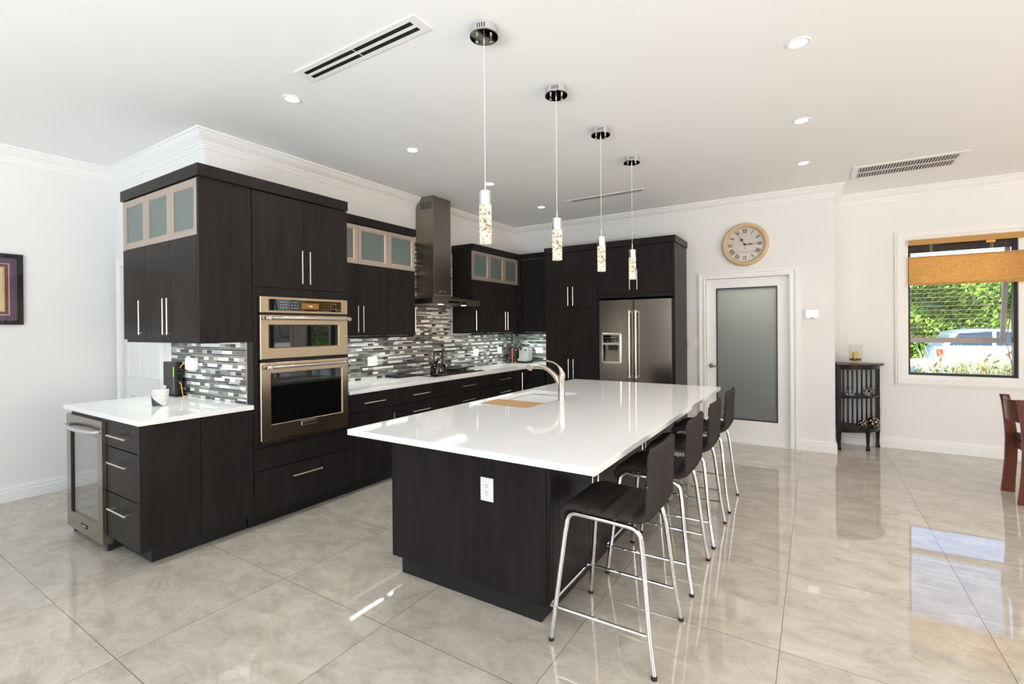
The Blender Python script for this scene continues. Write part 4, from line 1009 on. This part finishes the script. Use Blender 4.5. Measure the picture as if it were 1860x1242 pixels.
# ------------------------------------------------------------------ bar stools
def build_stool(cy, label):
    cx = -.806
    R = root('bar_stool', (cx, cy, 0), label, 'bar stool', 'charcoal upholstered bar stools')
    # continuous shell: centre line (x, z), half width, thickness
    cl = [(-1.000, .560, .195, .030), (-1.004, .590, .200, .036), (-.985, .616, .203, .040), (-.950, .626, .205, .042)]
    for i in range(1, 57):
        t = i / 56; x = -.950 + .285 * t; cl.append((x, .626 - .006 * t - .004 * math.sin(PI * t), .205, .042))
    cl += [(-.640, .622, .205, .042), (-.615, .636, .205, .042), (-.603, .662, .204, .040), (-.599, .70, .203, .036)]
    for i in range(1, 37):
        t = i / 36; cl.append((-.599 + .024 * t, .70 + .225 * t, .203 - .004 * t, .036 - .004 * t))
    cl += [(-.5735, .936, .188, .026), (-.573, .942, .165, .012)]
    # edge softening at the two ends
    rings = []; N = len(cl); nc = 28
    for i, (x, z, w, th) in enumerate(cl):
        p0 = cl[max(i - 1, 0)]; p1 = cl[min(i + 1, N - 1)]; t = Vector((p1[0] - p0[0], 0, p1[1] - p0[1])).normalized(); nrm = Vector((-t.z, 0, t.x))
        s = (x + .950) / .285
        groove = 0
        if .0 < s < 1.02: groove = -.011 * max(0, 1 - abs(((s * 4 + .5) % 1) - .5) / .17) ** 1.3 + .003
        if z > .70: groove = -.008 * max(0, 1 - abs(((((z - .70) / .225) * 3 + .5) % 1) - .5) / .16)
        ring = []; zz = max(0, (z - .66) / .28)
        for q in range(nc):
            a = 2 * PI * q / nc; ca, sa = math.cos(a), math.sin(a)
            u = w * (abs(ca) ** .30) * (1 if ca >= 0 else -1); v = th / 2 * (abs(sa) ** .75) * (1 if sa >= 0 else -1)
            if sa > .2: v += groove
            bow = -.020 * zz * ((u / .2) ** 2) if z > .66 else (.006 * ((u / .2) ** 2 ))
            c = Vector((x, cy + u, z)) + nrm * v
            if z > .66: c.x += bow
            else: c += nrm * bow * .8
            ring.append(c)
        rings.append(ring)
    m = MB(); m.loft(rings); sh = m.build('seat_shell', 'fabric', R, smooth=True, ang=60)
    r = .0112
    for s in (-1, 1):
        yb, yt = cy + s * .236, cy + s * .180
        def Y(z): return yb + (yt - yb) * z / .59
        pts = [(-1.045, Y(.012), .012), (-1.030, Y(.15), .15), (-.992, Y(.50), .50), (-.984, Y(.555), .555)]
        pts += [(-.984 + .045 * (1 - math.cos(a)), Y(.59), .553 + .042 * math.sin(a)) for a in [PI / 2 * k / 6 for k in range(1, 7)]]
        pts += [(-.80, yt, .593), (-.690, yt, .588)]
        pts += [(-.690 + .055 * math.sin(a), Y(.58), .588 - .052 * (1 - math.cos(a))) for a in [PI / 2 * k / 6 for k in range(1, 7)]]
        pts += [(-.628, Y(.50), .50), (-.590, Y(.15), .15), (-.567, Y(.012), .012)]
        m = MB(); m.tube(pts, r, 12); fr_ = m.build('leg_frame', 'chrome', R, smooth=True, ang=60)
        for x in (-1.045, -.567):
            m = MB(); m.lathe([(.0125, .0008), (.0135, .003), (.0135, .014), (.0115, .018)], (x, Y(.01), 0), 14); m.build('foot_cap', 'black', fr_, smooth=True)
    def YY(s, z): return cy + s * (.236 - .056 * z / .59)
    m = MB(); m.tube([(-.592, YY(-1, .16) + .002, .160), (-1.052, YY(-1, .16) - .004, .160), (-1.0565, YY(-1, .16) + .006, .160), (-1.0565, YY(1, .16) - .006, .160), (-1.052, YY(1, .16) + .004, .160), (-.592, YY(1, .16) - .002, .160)], .0072, 10); m.build('footrest', 'chrome', R, smooth=True)
    m = MB()
    for x in (-.93, -.70): m.tube([(x, cy - .178, .592), (x, cy, .586), (x, cy + .178, .592)], .008, 8)
    m.build('seat_support', 'chrome', R, smooth=True)
    return R
st = build_stool(2.212, 'charcoal bar stool at the near end of the island, closest to the camera')
dup(st, (-.806, 2.930, 0), 'charcoal bar stool second from the near end of the island')
dup(st, (-.806, 3.588, 0), 'charcoal bar stool third from the near end of the island')
dup(st, (-.806, 4.287, 0), 'charcoal bar stool at the far end of the island, nearest the frosted door')

# ------------------------------------------------------------------ pendants
def build_pendant(x, y, label):
    R = root('pendant_light', (x, y, H), label, 'pendant light', 'bubble glass pendant lights over the island')
    m = MB(); m.lathe([(.064, -.0008), (.064, -.050)], (x, y, H), 40); can = m.build('canopy', 'silver', R, smooth=True)
    m = MB(); m.lathe([(.0745, -.0505), (.0755, -.053), (.0745, -.0565), (.002, -.0570)], (x, y, H), 40); m.build('canopy_plate', mk('black_chrome_plate', (.16, .15, .14), .04, 1.) if 'black_chrome_plate' not in bpy.data.materials else bpy.data.materials['black_chrome_plate'], can, smooth=True)
    m = MB()
    for k in range(4):
        a = math.radians(-70 + (k - 1.5) * 11); rr0 = .0642
        c = Vector((x + rr0 * math.cos(a), y + rr0 * math.sin(a), H)); t = Vector((-math.sin(a), math.cos(a), 0)) * .0028; o = Vector((math.cos(a), math.sin(a), 0)) * .0008
        m.add([c - t + o - Vector((0, 0, .014)), c + t + o - Vector((0, 0, .014)), c + t + o - Vector((0, 0, .038)), c - t + o - Vector((0, 0, .038))], [(0, 1, 2, 3)])
    m.build('vent_slots', 'dark', can)
    m = MB()
    for dx, dy in ((-.031, -.020), (.031, .020)): m.lathe([(.0075, -.0572), (.0075, -.070), (.009, -.074), (.009, -.080), (.005, -.084)], (x + dx, y + dy, H), 14)
    m.lathe([(.0055, -.0572), (.006, -.075), (.003, -.084)], (x, y, H), 12); m.build('cap_nuts', 'chrome', can, smooth=True)
    m = MB(); m.tube([(x, y, H - .08), (x, y, 2.236)], .0016, 6); m.build('cord', 'white', R)
    m = MB(); m.lathe([(.0042, 2.236), (.0042, 2.184)], (x, y, 0), 10); m.lathe([(.006, 2.184), (.031, 2.183), (.0325, 2.181), (.0325, 2.106)], (x, y, 0), 32); m.build('metal_cap', 'chrome', R, smooth=True)
    m = MB(); m.lathe([(.0325, 2.1055), (.0325, 1.912), (.0315, 1.9075), (.002, 1.907)], (x, y, 0), 32); m.build('bubble_glass', 'pendant', R, smooth=True)
    return R
pp = [(-1.468, 2.070), (-1.440, 2.850), (-1.440, 3.632), (-1.440, 4.402)]
pl = ['bubble glass pendant nearest the camera, the largest looking of the four', 'second bubble glass pendant from the camera over the island', 'third bubble glass pendant from the camera over the island', 'farthest bubble glass pendant, hanging in front of the cupboard over the fridge']
pn = build_pendant(*pp[0], pl[0])
for (x, y), l in zip(pp[1:], pl[1:]): dup(pn, (x, y, H), l)

# ------------------------------------------------------------------ ceiling fittings
def build_downlight(x, y, label):
    R = root('downlight', (x, y, H), label, 'recessed light', 'recessed ceiling lights')
    m = MB(); m.lathe([(.062, -.0006), (.062, -.003), (.058, -.006), (.046, -.005), (.043, -.0008)], (x, y, H), 32, cap=False); m.build('trim_ring', 'white', R, smooth=True)
    m = MB(); m.lathe([(.0425, -.0025), (.030, -.0040), (.002, -.0045)], (x, y, H), 28); m.build('lens', 'bulb', R, smooth=True)
    return R
dl_ = build_downlight(-3.035, 1.99, 'recessed ceiling light nearest the long slot vent on the left')
for p, l in (((-3.015, 3.14), 'recessed ceiling light second along the left row, above the oven tower side'), ((-3.02, 4.347), 'recessed ceiling light third along the left row, behind the nearest pendant'), ((-3.037, 5.553), 'recessed ceiling light farthest along the left row, near the back corner'),
             ((-.070, 3.147), 'recessed ceiling light nearest the camera in the right row'), ((-.077, 4.353), 'middle recessed ceiling light of the right row'), ((-.084, 5.494), 'recessed ceiling light farthest along the right row, above the frosted door')):
    dup(dl_, (p[0], p[1], H), l)
for p, l in (((-.065, 1.95), 'unseen recessed ceiling light added to the right row just before the visible ones'), ((-.060, .75), 'unseen recessed ceiling light added to the right row above the camera')):
    dup(dl_, (p[0], p[1], H), l)  # unseen pair, added to help light the worktop and near floor
for x, y in ((-3.035, 1.99), (-3.015, 3.14), (-3.02, 4.347), (-3.037, 5.553), (-.060, .75), (-.065, 1.95), (-.070, 3.147), (-.077, 4.353), (-.084, 5.494)):
    light('downlight_lamp', 'SPOT', (x, y, H - .012), (0, 0, 0), 36 if y < 5 else 17, (1, .96, .92), spot_size=math.radians(125), spot_blend=.8, shadow_soft_size=.045)
def slot_vent(x0, x1, y0, y1, label):
    R = root('slot_vent', ((x0 + x1) / 2, (y0 + y1) / 2, H), label, 'air vent', 'long black slot vents in the ceiling')
    w = y1 - y0; s1, s2 = (y0 + w * .22, y0 + w * .42), (y0 + w * .58, y0 + w * .78); e = .055
    m = MB(); z0, z1 = H - .006, H - .0006
    m.box(x0, x1, y0, s1[0], z0, z1); m.box(x0, x1, s1[1], s2[0], z0, z1); m.box(x0, x1, s2[1], y1, z0, z1)
    for a, b in ((x0, x0 + e), (x1 - e, x1)):
        for s in (s1, s2): m.box(a, b, s[0], s[1], z0, z1)
    m.build('frame', 'white', R)
    m = MB()
    for s in (s1, s2): m.box(x0 + e, x1 - e, s[0], s[1], H - .0056, H - .0007)
    m.build('slots', 'dark', R)
    m = MB(); mid = (x0 + x1) / 2
    for s in (s1, s2): m.box(mid - .003, mid + .003, s[0], s[1], H - .0062, H - .0057)
    m.build('divider', 'white', R); return R
slot_vent(-2.713, -1.703, 1.790, 1.930, 'long two-slot air vent in the ceiling near the first pendant')
slot_vent(-2.630, -1.628, 5.450, 5.565, 'thin slot air vent in the ceiling above the pantry cupboard')
R = root('return_grille', (.773, 6.16, H), 'white louvred return air grille in the ceiling near the window', 'air grille')
gx0_, gx1_, gy0, gy1 = .338, 1.207, 5.925, 6.408
m = MB(); frame_slab(m, gx0_, gx1_, gy0, gy1, gx0_ + .05, gx1_ - .05, gy0 + .05, gy1 - .05, H - .008, H - .0006); m.box(gx0_ + .05, gx1_ - .05, (gy0 + gy1) / 2 - .012, (gy0 + gy1) / 2 + .012, H - .008, H - .0006); m.build('frame', 'white', R)
B(gx0_ + .05, gx1_ - .05, gy0 + .05, gy1 - .05, H - .0020, H - .0007).build('opening', 'dark', R)
m = MB(); n = 34
for i in range(n):
    x = gx0_ + .06 + i * (gx1_ - gx0_ - .12) / (n - 1)
    for a, b in ((gy0 + .05, (gy0 + gy1) / 2 - .012), ((gy0 + gy1) / 2 + .012, gy1 - .05)): m.box(x - .0045, x + .0045, a, b, H - .0075, H - .0021)
m.build('louvres', 'slat', R)

# ------------------------------------------------------------------ clock on the back wall
cX, cZ = -.722, 2.467
R = root('wall_clock', (cX, WB, cZ), 'round cream-gold framed clock with roman numerals above the frosted door', 'clock')
m = MB(); m.lathe([(.262, .0006), (.266, .02), (.258, .045), (.240, .055), (.222, .050), (.212, .036), (.208, .030)], (cX, WB, cZ), 56, 'y', cap=False); m.build('rim', 'gold_frame', R, smooth=True, ang=50)
m = MB(); m.lathe([(.212, .020), (.210, .0235), (.001, .0236)], (cX, WB, cZ), 56, 'y'); m.build('dial', 'clock_face', R)
m = MB()
NUM = {12: 'XII', 1: 'I', 2: 'II', 3: 'III', 4: 'IIII', 5: 'V', 6: 'VI', 7: 'VII', 8: 'VIII', 9: 'IX', 10: 'X', 11: 'XI'}
ya_, yb_ = WB - .0237, WB - .0245
def dial_quad(mb, ang, a, b, w):     # stroke from local a to b on the dial; local (t: tangential, r: radial)
    ca, sa = math.cos(ang), math.sin(ang)
    def T(t, r_): return (cX + r_ * sa + t * ca, cZ + r_ * ca - t * sa)
    d = Vector((b[0] - a[0], b[1] - a[1])).normalized(); nn = Vector((-d.y, d.x)) * w / 2
    q = [T(a[0] + nn.x, a[1] + nn.y), T(b[0] + nn.x, b[1] + nn.y), T(b[0] - nn.x, b[1] - nn.y), T(a[0] - nn.x, a[1] - nn.y)]
    mb.add([(x, yb_, z) for x, z in q] + [(x, ya_, z) for x, z in q], [(0, 1, 2, 3), (4, 7, 6, 5), (0, 4, 5, 1), (1, 5, 6, 2), (2, 6, 7, 3), (3, 7, 4, 0)])
W_ = {'I': .013, 'V': .026, 'X': .028}
for hnum, s in NUM.items():
    ang = 2 * PI * hnum / 12; tot = sum(W_[c] for c in s); t = -tot / 2; r1, r2 = .140, .192
    for c in s:
        w = W_[c]; mid = t + w / 2
        if c == 'I': dial_quad(m, ang, (mid, r1), (mid, r2), .0075)
        elif c == 'V': dial_quad(m, ang, (t + .004, r2), (mid, r1), .008); dial_quad(m, ang, (t + w - .004, r2), (mid, r1), .0035)
        else: dial_quad(m, ang, (t + .004, r2), (t + w - .004, r1), .008); dial_quad(m, ang, (t + w - .004, r2), (t + .004, r1), .0035)
        t += w
m.build('numerals', 'ink', R)
m = MB(); ya_, yb_ = WB - .026, WB - .0275
ah, am = 2 * PI * 10.93 / 12, 2 * PI * 3.02 / 12
dial_quad(m, ah, (0, -.02), (0, .05), .008); dial_quad(m, ah, (0, .085), (0, .125), .005); dial_quad(m, ah, (-.02, .070), (.02, .070), .012); dial_quad(m, ah, (0, .05), (0, .085), .012)
hh = m.build('hour_hand', 'ink', R)
m = MB(); ya_, yb_ = WB - .028, WB - .0295
dial_quad(m, am, (0, -.025), (0, .04), .007); dial_quad(m, am, (0, .04), (0, .085), .014); dial_quad(m, am, (0, .085), (0, .185), .0035)
m.build('minute_hand', 'ink', R)
m = MB(); m.lathe([(.014, .0237), (.014, .031), (.004, .033)], (cX, WB, cZ), 20, 'y'); m.lathe([(.006, .0237), (.006, .0255)], (cX, WB, cZ - .045), 12, 'y'); m.build('centre_boss', 'ink', R, smooth=True)
m = MB(); m.lathe([(.209, .033), (.15, .040), (.08, .044), (.001, .0455)], (cX, WB, cZ), 48, 'y', cap=False); m.build('glass_cover', 'clear', R, smooth=True)

# thermostat
R = root('thermostat', (-.020, WB, 1.535), 'small white thermostat with lit screen right of the frosted door', 'thermostat')
B(-.092, .051, WB - .022, WB - .0006, 1.535, 1.649).build('case', 'white', R, bevel=.003)
B(-.076, .034, WB - .0228, WB - .0222, 1.558, 1.636).build('screen', 'screen', R)
B(-.034, -.006, WB - .0226, WB - .0222, 1.543, 1.550).build('maker_mark', 'slate', R)

# picture on the left wall
R = root('framed_picture', (WL, .93, 1.53), 'framed certificate with purple and gold mount on the left wall', 'picture frame')
py1, pz0, pz1 = 1.262, 1.522, 2.132; py0 = .60; fwid = .045
def pic(n, o, d0, d1, mat):
    m = MB(); frame_slab_x(m, py0 + o[0], py1 - o[0], pz0 + o[0], pz1 - o[0], o[1], d0, d1); return m.build(n, mat, R)
def frame_slab_x(mb, a0, a1, b0, b1, w, d0, d1):
    x0, x1 = WL + d0, WL + d1
    mb.box(x0, x1, a0, a0 + w, b0, b1); mb.box(x0, x1, a1 - w, a1, b0, b1); mb.box(x0, x1, a0 + w, a1 - w, b0, b0 + w); mb.box(x0, x1, a0 + w, a1 - w, b1 - w, b1)
pic('frame', (0, .022), .0006, .026, 'black_gloss'); pic('inner_frame', (.022, .014), .0006, .020, 'black_gloss')
B(WL + .0006, WL + .009, py0 + .036, py1 - .036, pz0 + .036, pz1 - .036).build('mount', 'mat_purple', R)
pic('outer_fillet', (.082, .007), .0091, .0105, 'gold'); pic('inner_fillet', (.112, .012), .0091, .0112, 'gold')
B(WL + .0091, WL + .0102, py0 + .124, py1 - .124, pz0 + .124, pz1 - .124).build('certificate', 'paper', R)
B(WL + .0145, WL + .0155, py0 + .0365, py1 - .0365, pz0 + .0365, pz1 - .0365).build('picture_glass', 'clear', R)

# ------------------------------------------------------------------ corner stand and what stands on it
kx, ky = .219, WW - .022
R = root('corner_stand', (kx + .2, ky - .2, 0), 'dark mahogany quarter-round corner stand with slatted back and three tiers', 'corner stand')
def quarter(r, z0, z1, rot=0, n=20, off=0.0):
    pts = [(kx, ky)] + [(kx + r * math.sin(PI / 2 * i / n), ky - r * math.cos(PI / 2 * i / n)) for i in range(n + 1)]
    m = MB(); m.prism(pts, 'z', z0, z1); return m
quarter(.480, .985, 1.006).build('top', 'mahogany', R, bevel=.004)
quarter(.440, .945, .9848).build('apron', 'mahogany', R)
quarter(.425, .610, .630).build('shelf', 'mahogany', R, bevel=.003)
quarter(.435, .215, .262).build('shelf', 'mahogany', R, bevel=.003)
def leg(x, y, w):
    m = MB()
    prof = [(.9, .0008), (1.0, .02), (.75, .05), (.70, .07), (.9, .18), (1.1, .215)]
    m.loft([[(x - w * s, y - w * s, z), (x + w * s, y - w * s, z), (x + w * s, y + w * s, z), (x - w * s, y + w * s, z)] for s, z in prof])
    return m
l = leg(kx + .022, ky - .385, .021); l.box(kx + .001, kx + .043, ky - .406, ky - .364, .2151, .9449); l.build('leg', 'mahogany', R)
l = leg(kx + .415, ky - .022, .021); l.box(kx + .394, kx + .436, ky - .043, ky - .001, .2151, .9449); l.build('leg', 'mahogany', R)
leg(kx + .300, ky - .285, .021).build('leg', 'mahogany', R)
l = leg(kx + .022, ky - .022, .018); l.box(kx + .001, kx + .035, ky - .035, ky - .001, .2151, .9449); l.build('leg', 'mahogany', R)
m = MB()
for i in range(7):
    u = .07 + i * .046
    m.box(kx + u, kx + u + .018, ky - .012, ky - .002, .2622, .6098); m.box(kx + u, kx + u + .018, ky - .012, ky - .002, .6302, .9448)
    if u < .34: m.box(kx + .002, kx + .012, ky - u - .018, ky - u, .2622, .6098); m.box(kx + .002, kx + .012, ky - u - .018, ky - u, .6302, .9448)
m.build('back_slats', 'mahogany', R)
# hurricane candle holder
hc = (.412, 6.985, 1.0068)
R = root('candle_holder', hc, 'clear glass hurricane candle holder on top of the corner stand', 'candle holder')
m = MB(); m.lathe([(.052, 0), (.054, .006), (.030, .012), (.030, .018), (.062, .030), (.066, .06), (.064, .19), (.078, .222), (.0765, .222), (.0625, .188), (.0645, .06), (.060, .032), (.001, .024)], hc, 36, cap=False); m.build('glass_jar', 'clear', R, smooth=True)
m = MB(); m.lathe([(.036, .052), (.037, .056), (.037, .130), (.030, .133), (.002, .128)], hc, 28); m.build('candle', 'candle', R, smooth=True)
m = MB(); m.tube([(hc[0], hc[1], hc[2] + .128), (hc[0] + .001, hc[1], hc[2] + .145)], .0014, 6); m.build('wick', 'ink', R)
m = MB(); rd = random.Random(4)
for i in range(70):
    a, q = rd.random() * 2 * PI, .055 * math.sqrt(rd.random()); m.ball((hc[0] + q * math.cos(a), hc[1] + q * math.sin(a), hc[2] + .036 + rd.random() * .024), .006 + rd.random() * .005, 7, 5, sz=.7)
o = m.build('pebbles', 'pebble', R, smooth=True); o['kind'] = 'stuff'
m = MB(); m.lathe([(.0535, .0012), (.055, .007), (.031, .0125)], hc, 30, cap=False); m.build('foot_rim', 'candle', R, smooth=True)
# crystal pieces on the middle shelf
c1 = (.355, 6.93, .6306)
R = root('crystal_bowl', c1, 'small square cut crystal votive on the middle shelf of the corner stand', 'crystal ornament', 'crystal ornaments')
m = MB(); m.loft([[(c1[0] + s * .040 * math.cos(a + PI / 8), c1[1] + s * .040 * math.sin(a + PI / 8), c1[2] + z) for a in [2 * PI * i / 8 for i in range(8)]] for s, z in ((.85, 0), (1., .012), (.85, .032), (1., .052), (1., .06), (.75, .06), (.6, .03), (.1, .022))]); m.build('crystal', 'crystal', R)
c1 = (.535, 7.0, .6306)
R = root('crystal_bowl', c1, 'larger flower-shaped crystal candle bowl on the middle shelf of the corner stand', 'crystal ornament', 'crystal ornaments')
m = MB(); pts = lambda s, z: [(c1[0] + s * (.052 if i % 2 else .038) * math.cos(2 * PI * i / 16), c1[1] + s * (.052 if i % 2 else .038) * math.sin(2 * PI * i / 16), c1[2] + z) for i in range(16)]
m.loft([pts(.5, 0), pts(.55, .012), pts(.9, .04), pts(1.25, .068), pts(1.0, .078), pts(.6, .055), pts(.1, .04)]); m.build('crystal', 'crystal', R)
m = MB(); m.lathe([(.018, .048), (.026, .078), (.026, .096), (.018, .098), (.002, .096)], c1, 16); m.build('tealight', 'pebble', R, smooth=True)
for c1, r_, lb in (((.470, 6.90, .2626), .046, 'smaller black ball with gold flowers on the bottom shelf of the corner stand'), ((.575, 6.985, .2626), .062, 'larger black ball with gold flowers on the bottom shelf of the corner stand')):
    R = root('decorative_ball', c1, lb, 'decorative ball', 'black balls with gold flowers'); cc = Vector((c1[0], c1[1], c1[2] + r_ + .0005))
    m = MB(); m.ball(cc, r_, 24, 14); m.build('ball', 'black_gloss', R, smooth=True)
    m = MB(); rd = random.Random(2)
    for i in range(26):
        zf = 1 - 2 * (i + .5) / 26; ph = i * 2.39996; d = Vector((math.sqrt(1 - zf * zf) * math.cos(ph), math.sqrt(1 - zf * zf) * math.sin(ph), zf))
        a = d.orthogonal().normalized(); b = d.cross(a); k = 10; cen = cc + d * (r_ * 1.01)
        if cen.z < c1[2] + .006: continue
        m.add([cen] + [cen + (a * math.cos(2 * PI * q / k) + b * math.sin(2 * PI * q / k)) * (r_ * (.26 if q % 2 else .12)) - d * .0012 for q in range(k)], [(0, 1 + q, 1 + (q + 1) % k) for q in range(k)])
    m.build('gold_flowers', mk('gold_paint', (.75, .50, .25), .4) if 'gold_paint' not in bpy.data.materials else bpy.data.materials['gold_paint'], R)

# ------------------------------------------------------------------ dining chair at the right edge
R = root('dining_chair', (1.60, 5.64, 0), 'cherry wood dining chair with curved back and black leather seat', 'dining chair')
def post(y0, y1):
    m = MB(); st_ = [(0.0008, 1.380, 1.468), (.12, 1.392, 1.472), (.28, 1.404, 1.482), (.45, 1.408, 1.486), (.55, 1.406, 1.478), (.68, 1.396, 1.462), (.78, 1.386, 1.448), (.846, 1.374, 1.434)]
    m.loft([[(a, y0, z), (b, y0, z), (b, y1, z), (a, y1, z)] for z, a, b in st_]); return m
post(5.420, 5.455).build('back_leg', 'cherry', R, smooth=False, bevel=.004); post(5.832, 5.867).build('back_leg', 'cherry', R, bevel=.004)
m = MB(); rings = []
for i in range(13):
    t = i / 12; y = 5.4555 + (5.8315 - 5.4555) * t; bow = -.030 * math.sin(PI * t); rings.append([(1.405 + bow, y, .655), (1.428 + bow, y, .655), (1.416 + bow, y, .838 - .010 * math.sin(PI * t)), (1.390 + bow, y, .840 - .010 * math.sin(PI * t))])
m.loft(rings); m.build('back_rail', 'cherry', R, smooth=True, ang=40)
m = MB(); m.box(1.4865, 1.86, 5.425, 5.448, .40, .468); m.box(1.4865, 1.86, 5.838, 5.862, .40, .468); m.box(1.855, 1.878, 5.448, 5.838, .40, .468); m.box(1.46, 1.478, 5.4555, 5.8315, .40, .468); m.build('apron', 'cherry', R)
m = MB(); m.box(1.455, 1.895, 5.458, 5.829, .4685, .528); m.build('seat', 'leather', R, bevel=.022, bseg=4)
for y in (5.420, 5.829):
    m = MB(); m.loft([[(1.862 + a, y + a, z), (1.90 - a, y + a, z), (1.90 - a, y + .038 - a, z), (1.862 + a, y + .038 - a, z)] for z, a in ((.0008, .006), (.3995, 0))]); m.build('front_leg', 'cherry', R)

# ------------------------------------------------------------------ outside the window
struct(B(-40, 50, -50, 60, -.30, -.16).build('ground', 'lawn'))
def leaves(n, fn, s0, s1, mats, rnd):
    rd = random.Random(rnd); mb = MB()
    for i in range(n):
        p = Vector(fn(rd)); a = Vector((rd.gauss(0, 1), rd.gauss(0, 1), rd.gauss(0, 1))).normalized(); b = a.orthogonal().normalized(); c = a.cross(b); s = rd.uniform(s0, s1)
        mb.add([p - b * s, p + c * s * .45, p + b * s, p - c * s * .45], [(0, 1, 2, 3)], rd.randrange(len(mats)))
    return mb
def hedge_pt(rd):
    x = rd.uniform(1.5, 8) if rd.random() < .55 else rd.uniform(0, 26); f = rd.random(); top = 3.05 + .30 * math.sin(x * 1.7) + .2 * math.sin(x * 4.1 + 1)
    z = rd.uniform(.35, top); y = 21.0 + .35 * math.sin(x * 3 + z * 2) + .25 * math.sin(z * 5 + x) + rd.uniform(-.25, .35)
    return (x, y, z)
R = root('hedge', (13, 21.2, -.16), 'tall leafy green hedge outside beyond the parked car', 'hedge')
leaves(46000, hedge_pt, .045, .105, ['leafA', 'leafB', 'leafA'], 11).build('foliage', ['leafA', 'leafB', 'leafA'], R)['kind'] = 'stuff'
m = MB(); 
for i in range(12): m.tube([(.4 + i * 2.1, 21.2, -.158), (.5 + i * 2.1, 21.25, 1.2), (.4 + i * 2.1, 21.2, 2.2)], .05, 6)
m.build('stems', 'mahogany', R)
m = MB(); m.box(0, 26, 21.35, 21.55, .3, 2.7); m.build('inner_growth', 'leafB', R)
# parked pale blue car, side on
cx0, cy0 = 2.80, 17.4
R = root('parked_car', (cx0 + 2.1, cy0 + .85, -.16), 'pale blue car parked outside the window, tail lamp at its left end', 'car')
zg = -.16
body = [(cx0 + .02, .32), (cx0 + .0, .60), (cx0 + .03, .92), (cx0 + .10, 1.02), (cx0 + 2.9, .98), (cx0 + 3.9, .86), (cx0 + 4.2, .70), (cx0 + 4.22, .36), (cx0 + 3.85, .28), (cx0 + .35, .28)]
def car_loft(poly, ys, ins):
    m = MB(); cxm = sum(p[0] for p in poly) / len(poly); 
    m.loft([[(cxm + (x - cxm) * k, y, zg + (z if z < .5 else .5 + (z - .5) * k2)) for x, z in poly] for y, k, k2 in zip(ys, ins[0], ins[1])]); return m
car_loft(body, (cy0, cy0 + .06, cy0 + 1.64, cy0 + 1.70), ((.985, 1, 1, .985), (.97, 1, 1, .97))).build('car_body', 'carpaint', R, smooth=True, ang=30)
cabin = [(cx0 + .14, 1.00), (cx0 + .42, 1.42), (cx0 + .9, 1.50), (cx0 + 1.9, 1.48), (cx0 + 2.75, .985)]
m = MB(); m.loft([[(x, cy0 + y, zg + z) for x, z in cabin] for y in (.10, 1.60)]); cb = m.build('cabin', 'carpaint', R, smooth=True, ang=30)
m = MB()
for q in ([(cx0 + .32, 1.05), (cx0 + .52, 1.38), (cx0 + 1.18, 1.42), (cx0 + 1.18, 1.05)], [(cx0 + 1.26, 1.05), (cx0 + 1.26, 1.42), (cx0 + 1.82, 1.40), (cx0 + 2.45, 1.04)]): m.add([(x, cy0 + .092, zg + z) for x, z in q], [(0, 1, 2, 3)])
m.build('side_window', 'tint', cb)
for x in (cx0 + .80, cx0 + 3.35):
    m = MB(); m.lathe([(.20, -.012), (.31, -.012), (.32, .0), (.32, .17), (.30, .18)], (x, cy0 + .17, zg + .3205), 28, 'y'); w_ = m.build('wheel', 'rubber', R, smooth=True)
    m = MB(); m.lathe([(.02, .19), (.19, .185), (.20, .181)], (x, cy0 + .17, zg + .3205), 24, 'y'); m.build('hubcap', 'silver', w_, smooth=True)
B(cx0 + .04, cx0 + .22, cy0 - .012, cy0 + .10, zg + .74, zg + .95).build('tail_lamp', 'red', R, bevel=.02)
m = MB()
for x in (cx0 + 1.05, cx0 + 2.05): m.box(x, x + .16, cy0 - .03, cy0 - .005, zg + .88, zg + .905)
m.build('door_handle', 'carpaint', R)
# planting bed under the window: grasses and rust coloured leaves
rd = random.Random(21); R = root('grass_bed', (1.7, 8.9, -.16), 'pale grasses and rust coloured leaves growing just outside the window', 'plants')
m = MB()
for i in range(1500):
    x, y = rd.uniform(.9, 2.9), rd.uniform(8.35, 9.6); hgt = rd.uniform(.70, 1.16) * (1.05 if x > 1.45 else .72); dx, dy = rd.gauss(0, .18), rd.gauss(0, .14); w = .006
    p = [Vector((x, y, -.158)), Vector((x + dx * .3, y + dy * .3, hgt * .6)), Vector((x + dx, y + dy, hgt))]
    m.add([p[0] - Vector((w, 0, 0)), p[0] + Vector((w, 0, 0)), p[1] + Vector((w, 0, 0)), p[1] - Vector((w, 0, 0)), p[2]], [(0, 1, 2, 3), (3, 2, 4)])
m.build('grass_blades', 'blade', R)['kind'] = 'stuff'
leaves(1500, lambda r: (r.uniform(1.1, 2.6), r.uniform(8.3, 8.8), -.1 + 1.02 * r.random() ** .6), .018, .036, ['blade', 'leafA', 'blade'], 31).build('low_foliage', ['blade', 'leafA', 'blade'], R)['kind'] = 'stuff'
m = MB()
for i in range(15):
    x, y, z = rd.uniform(1.3, 2.4), rd.uniform(8.25, 8.6), rd.uniform(.80, 1.08); a = rd.uniform(-.9, .9); s = rd.uniform(.08, .14)
    d = Vector((math.sin(a), -.2, math.cos(a))).normalized() * s; q = Vector((math.cos(a), .3, -math.sin(a))) * s * .14; p = Vector((x, y, z))
    m.add([p, p + d * .5 + q, p + d, p + d * .5 - q], [(0, 1, 2, 3)]); m.tube([(x, y, -.1), p], .0015, 5)
m.build('rust_leaves', 'rust', R)
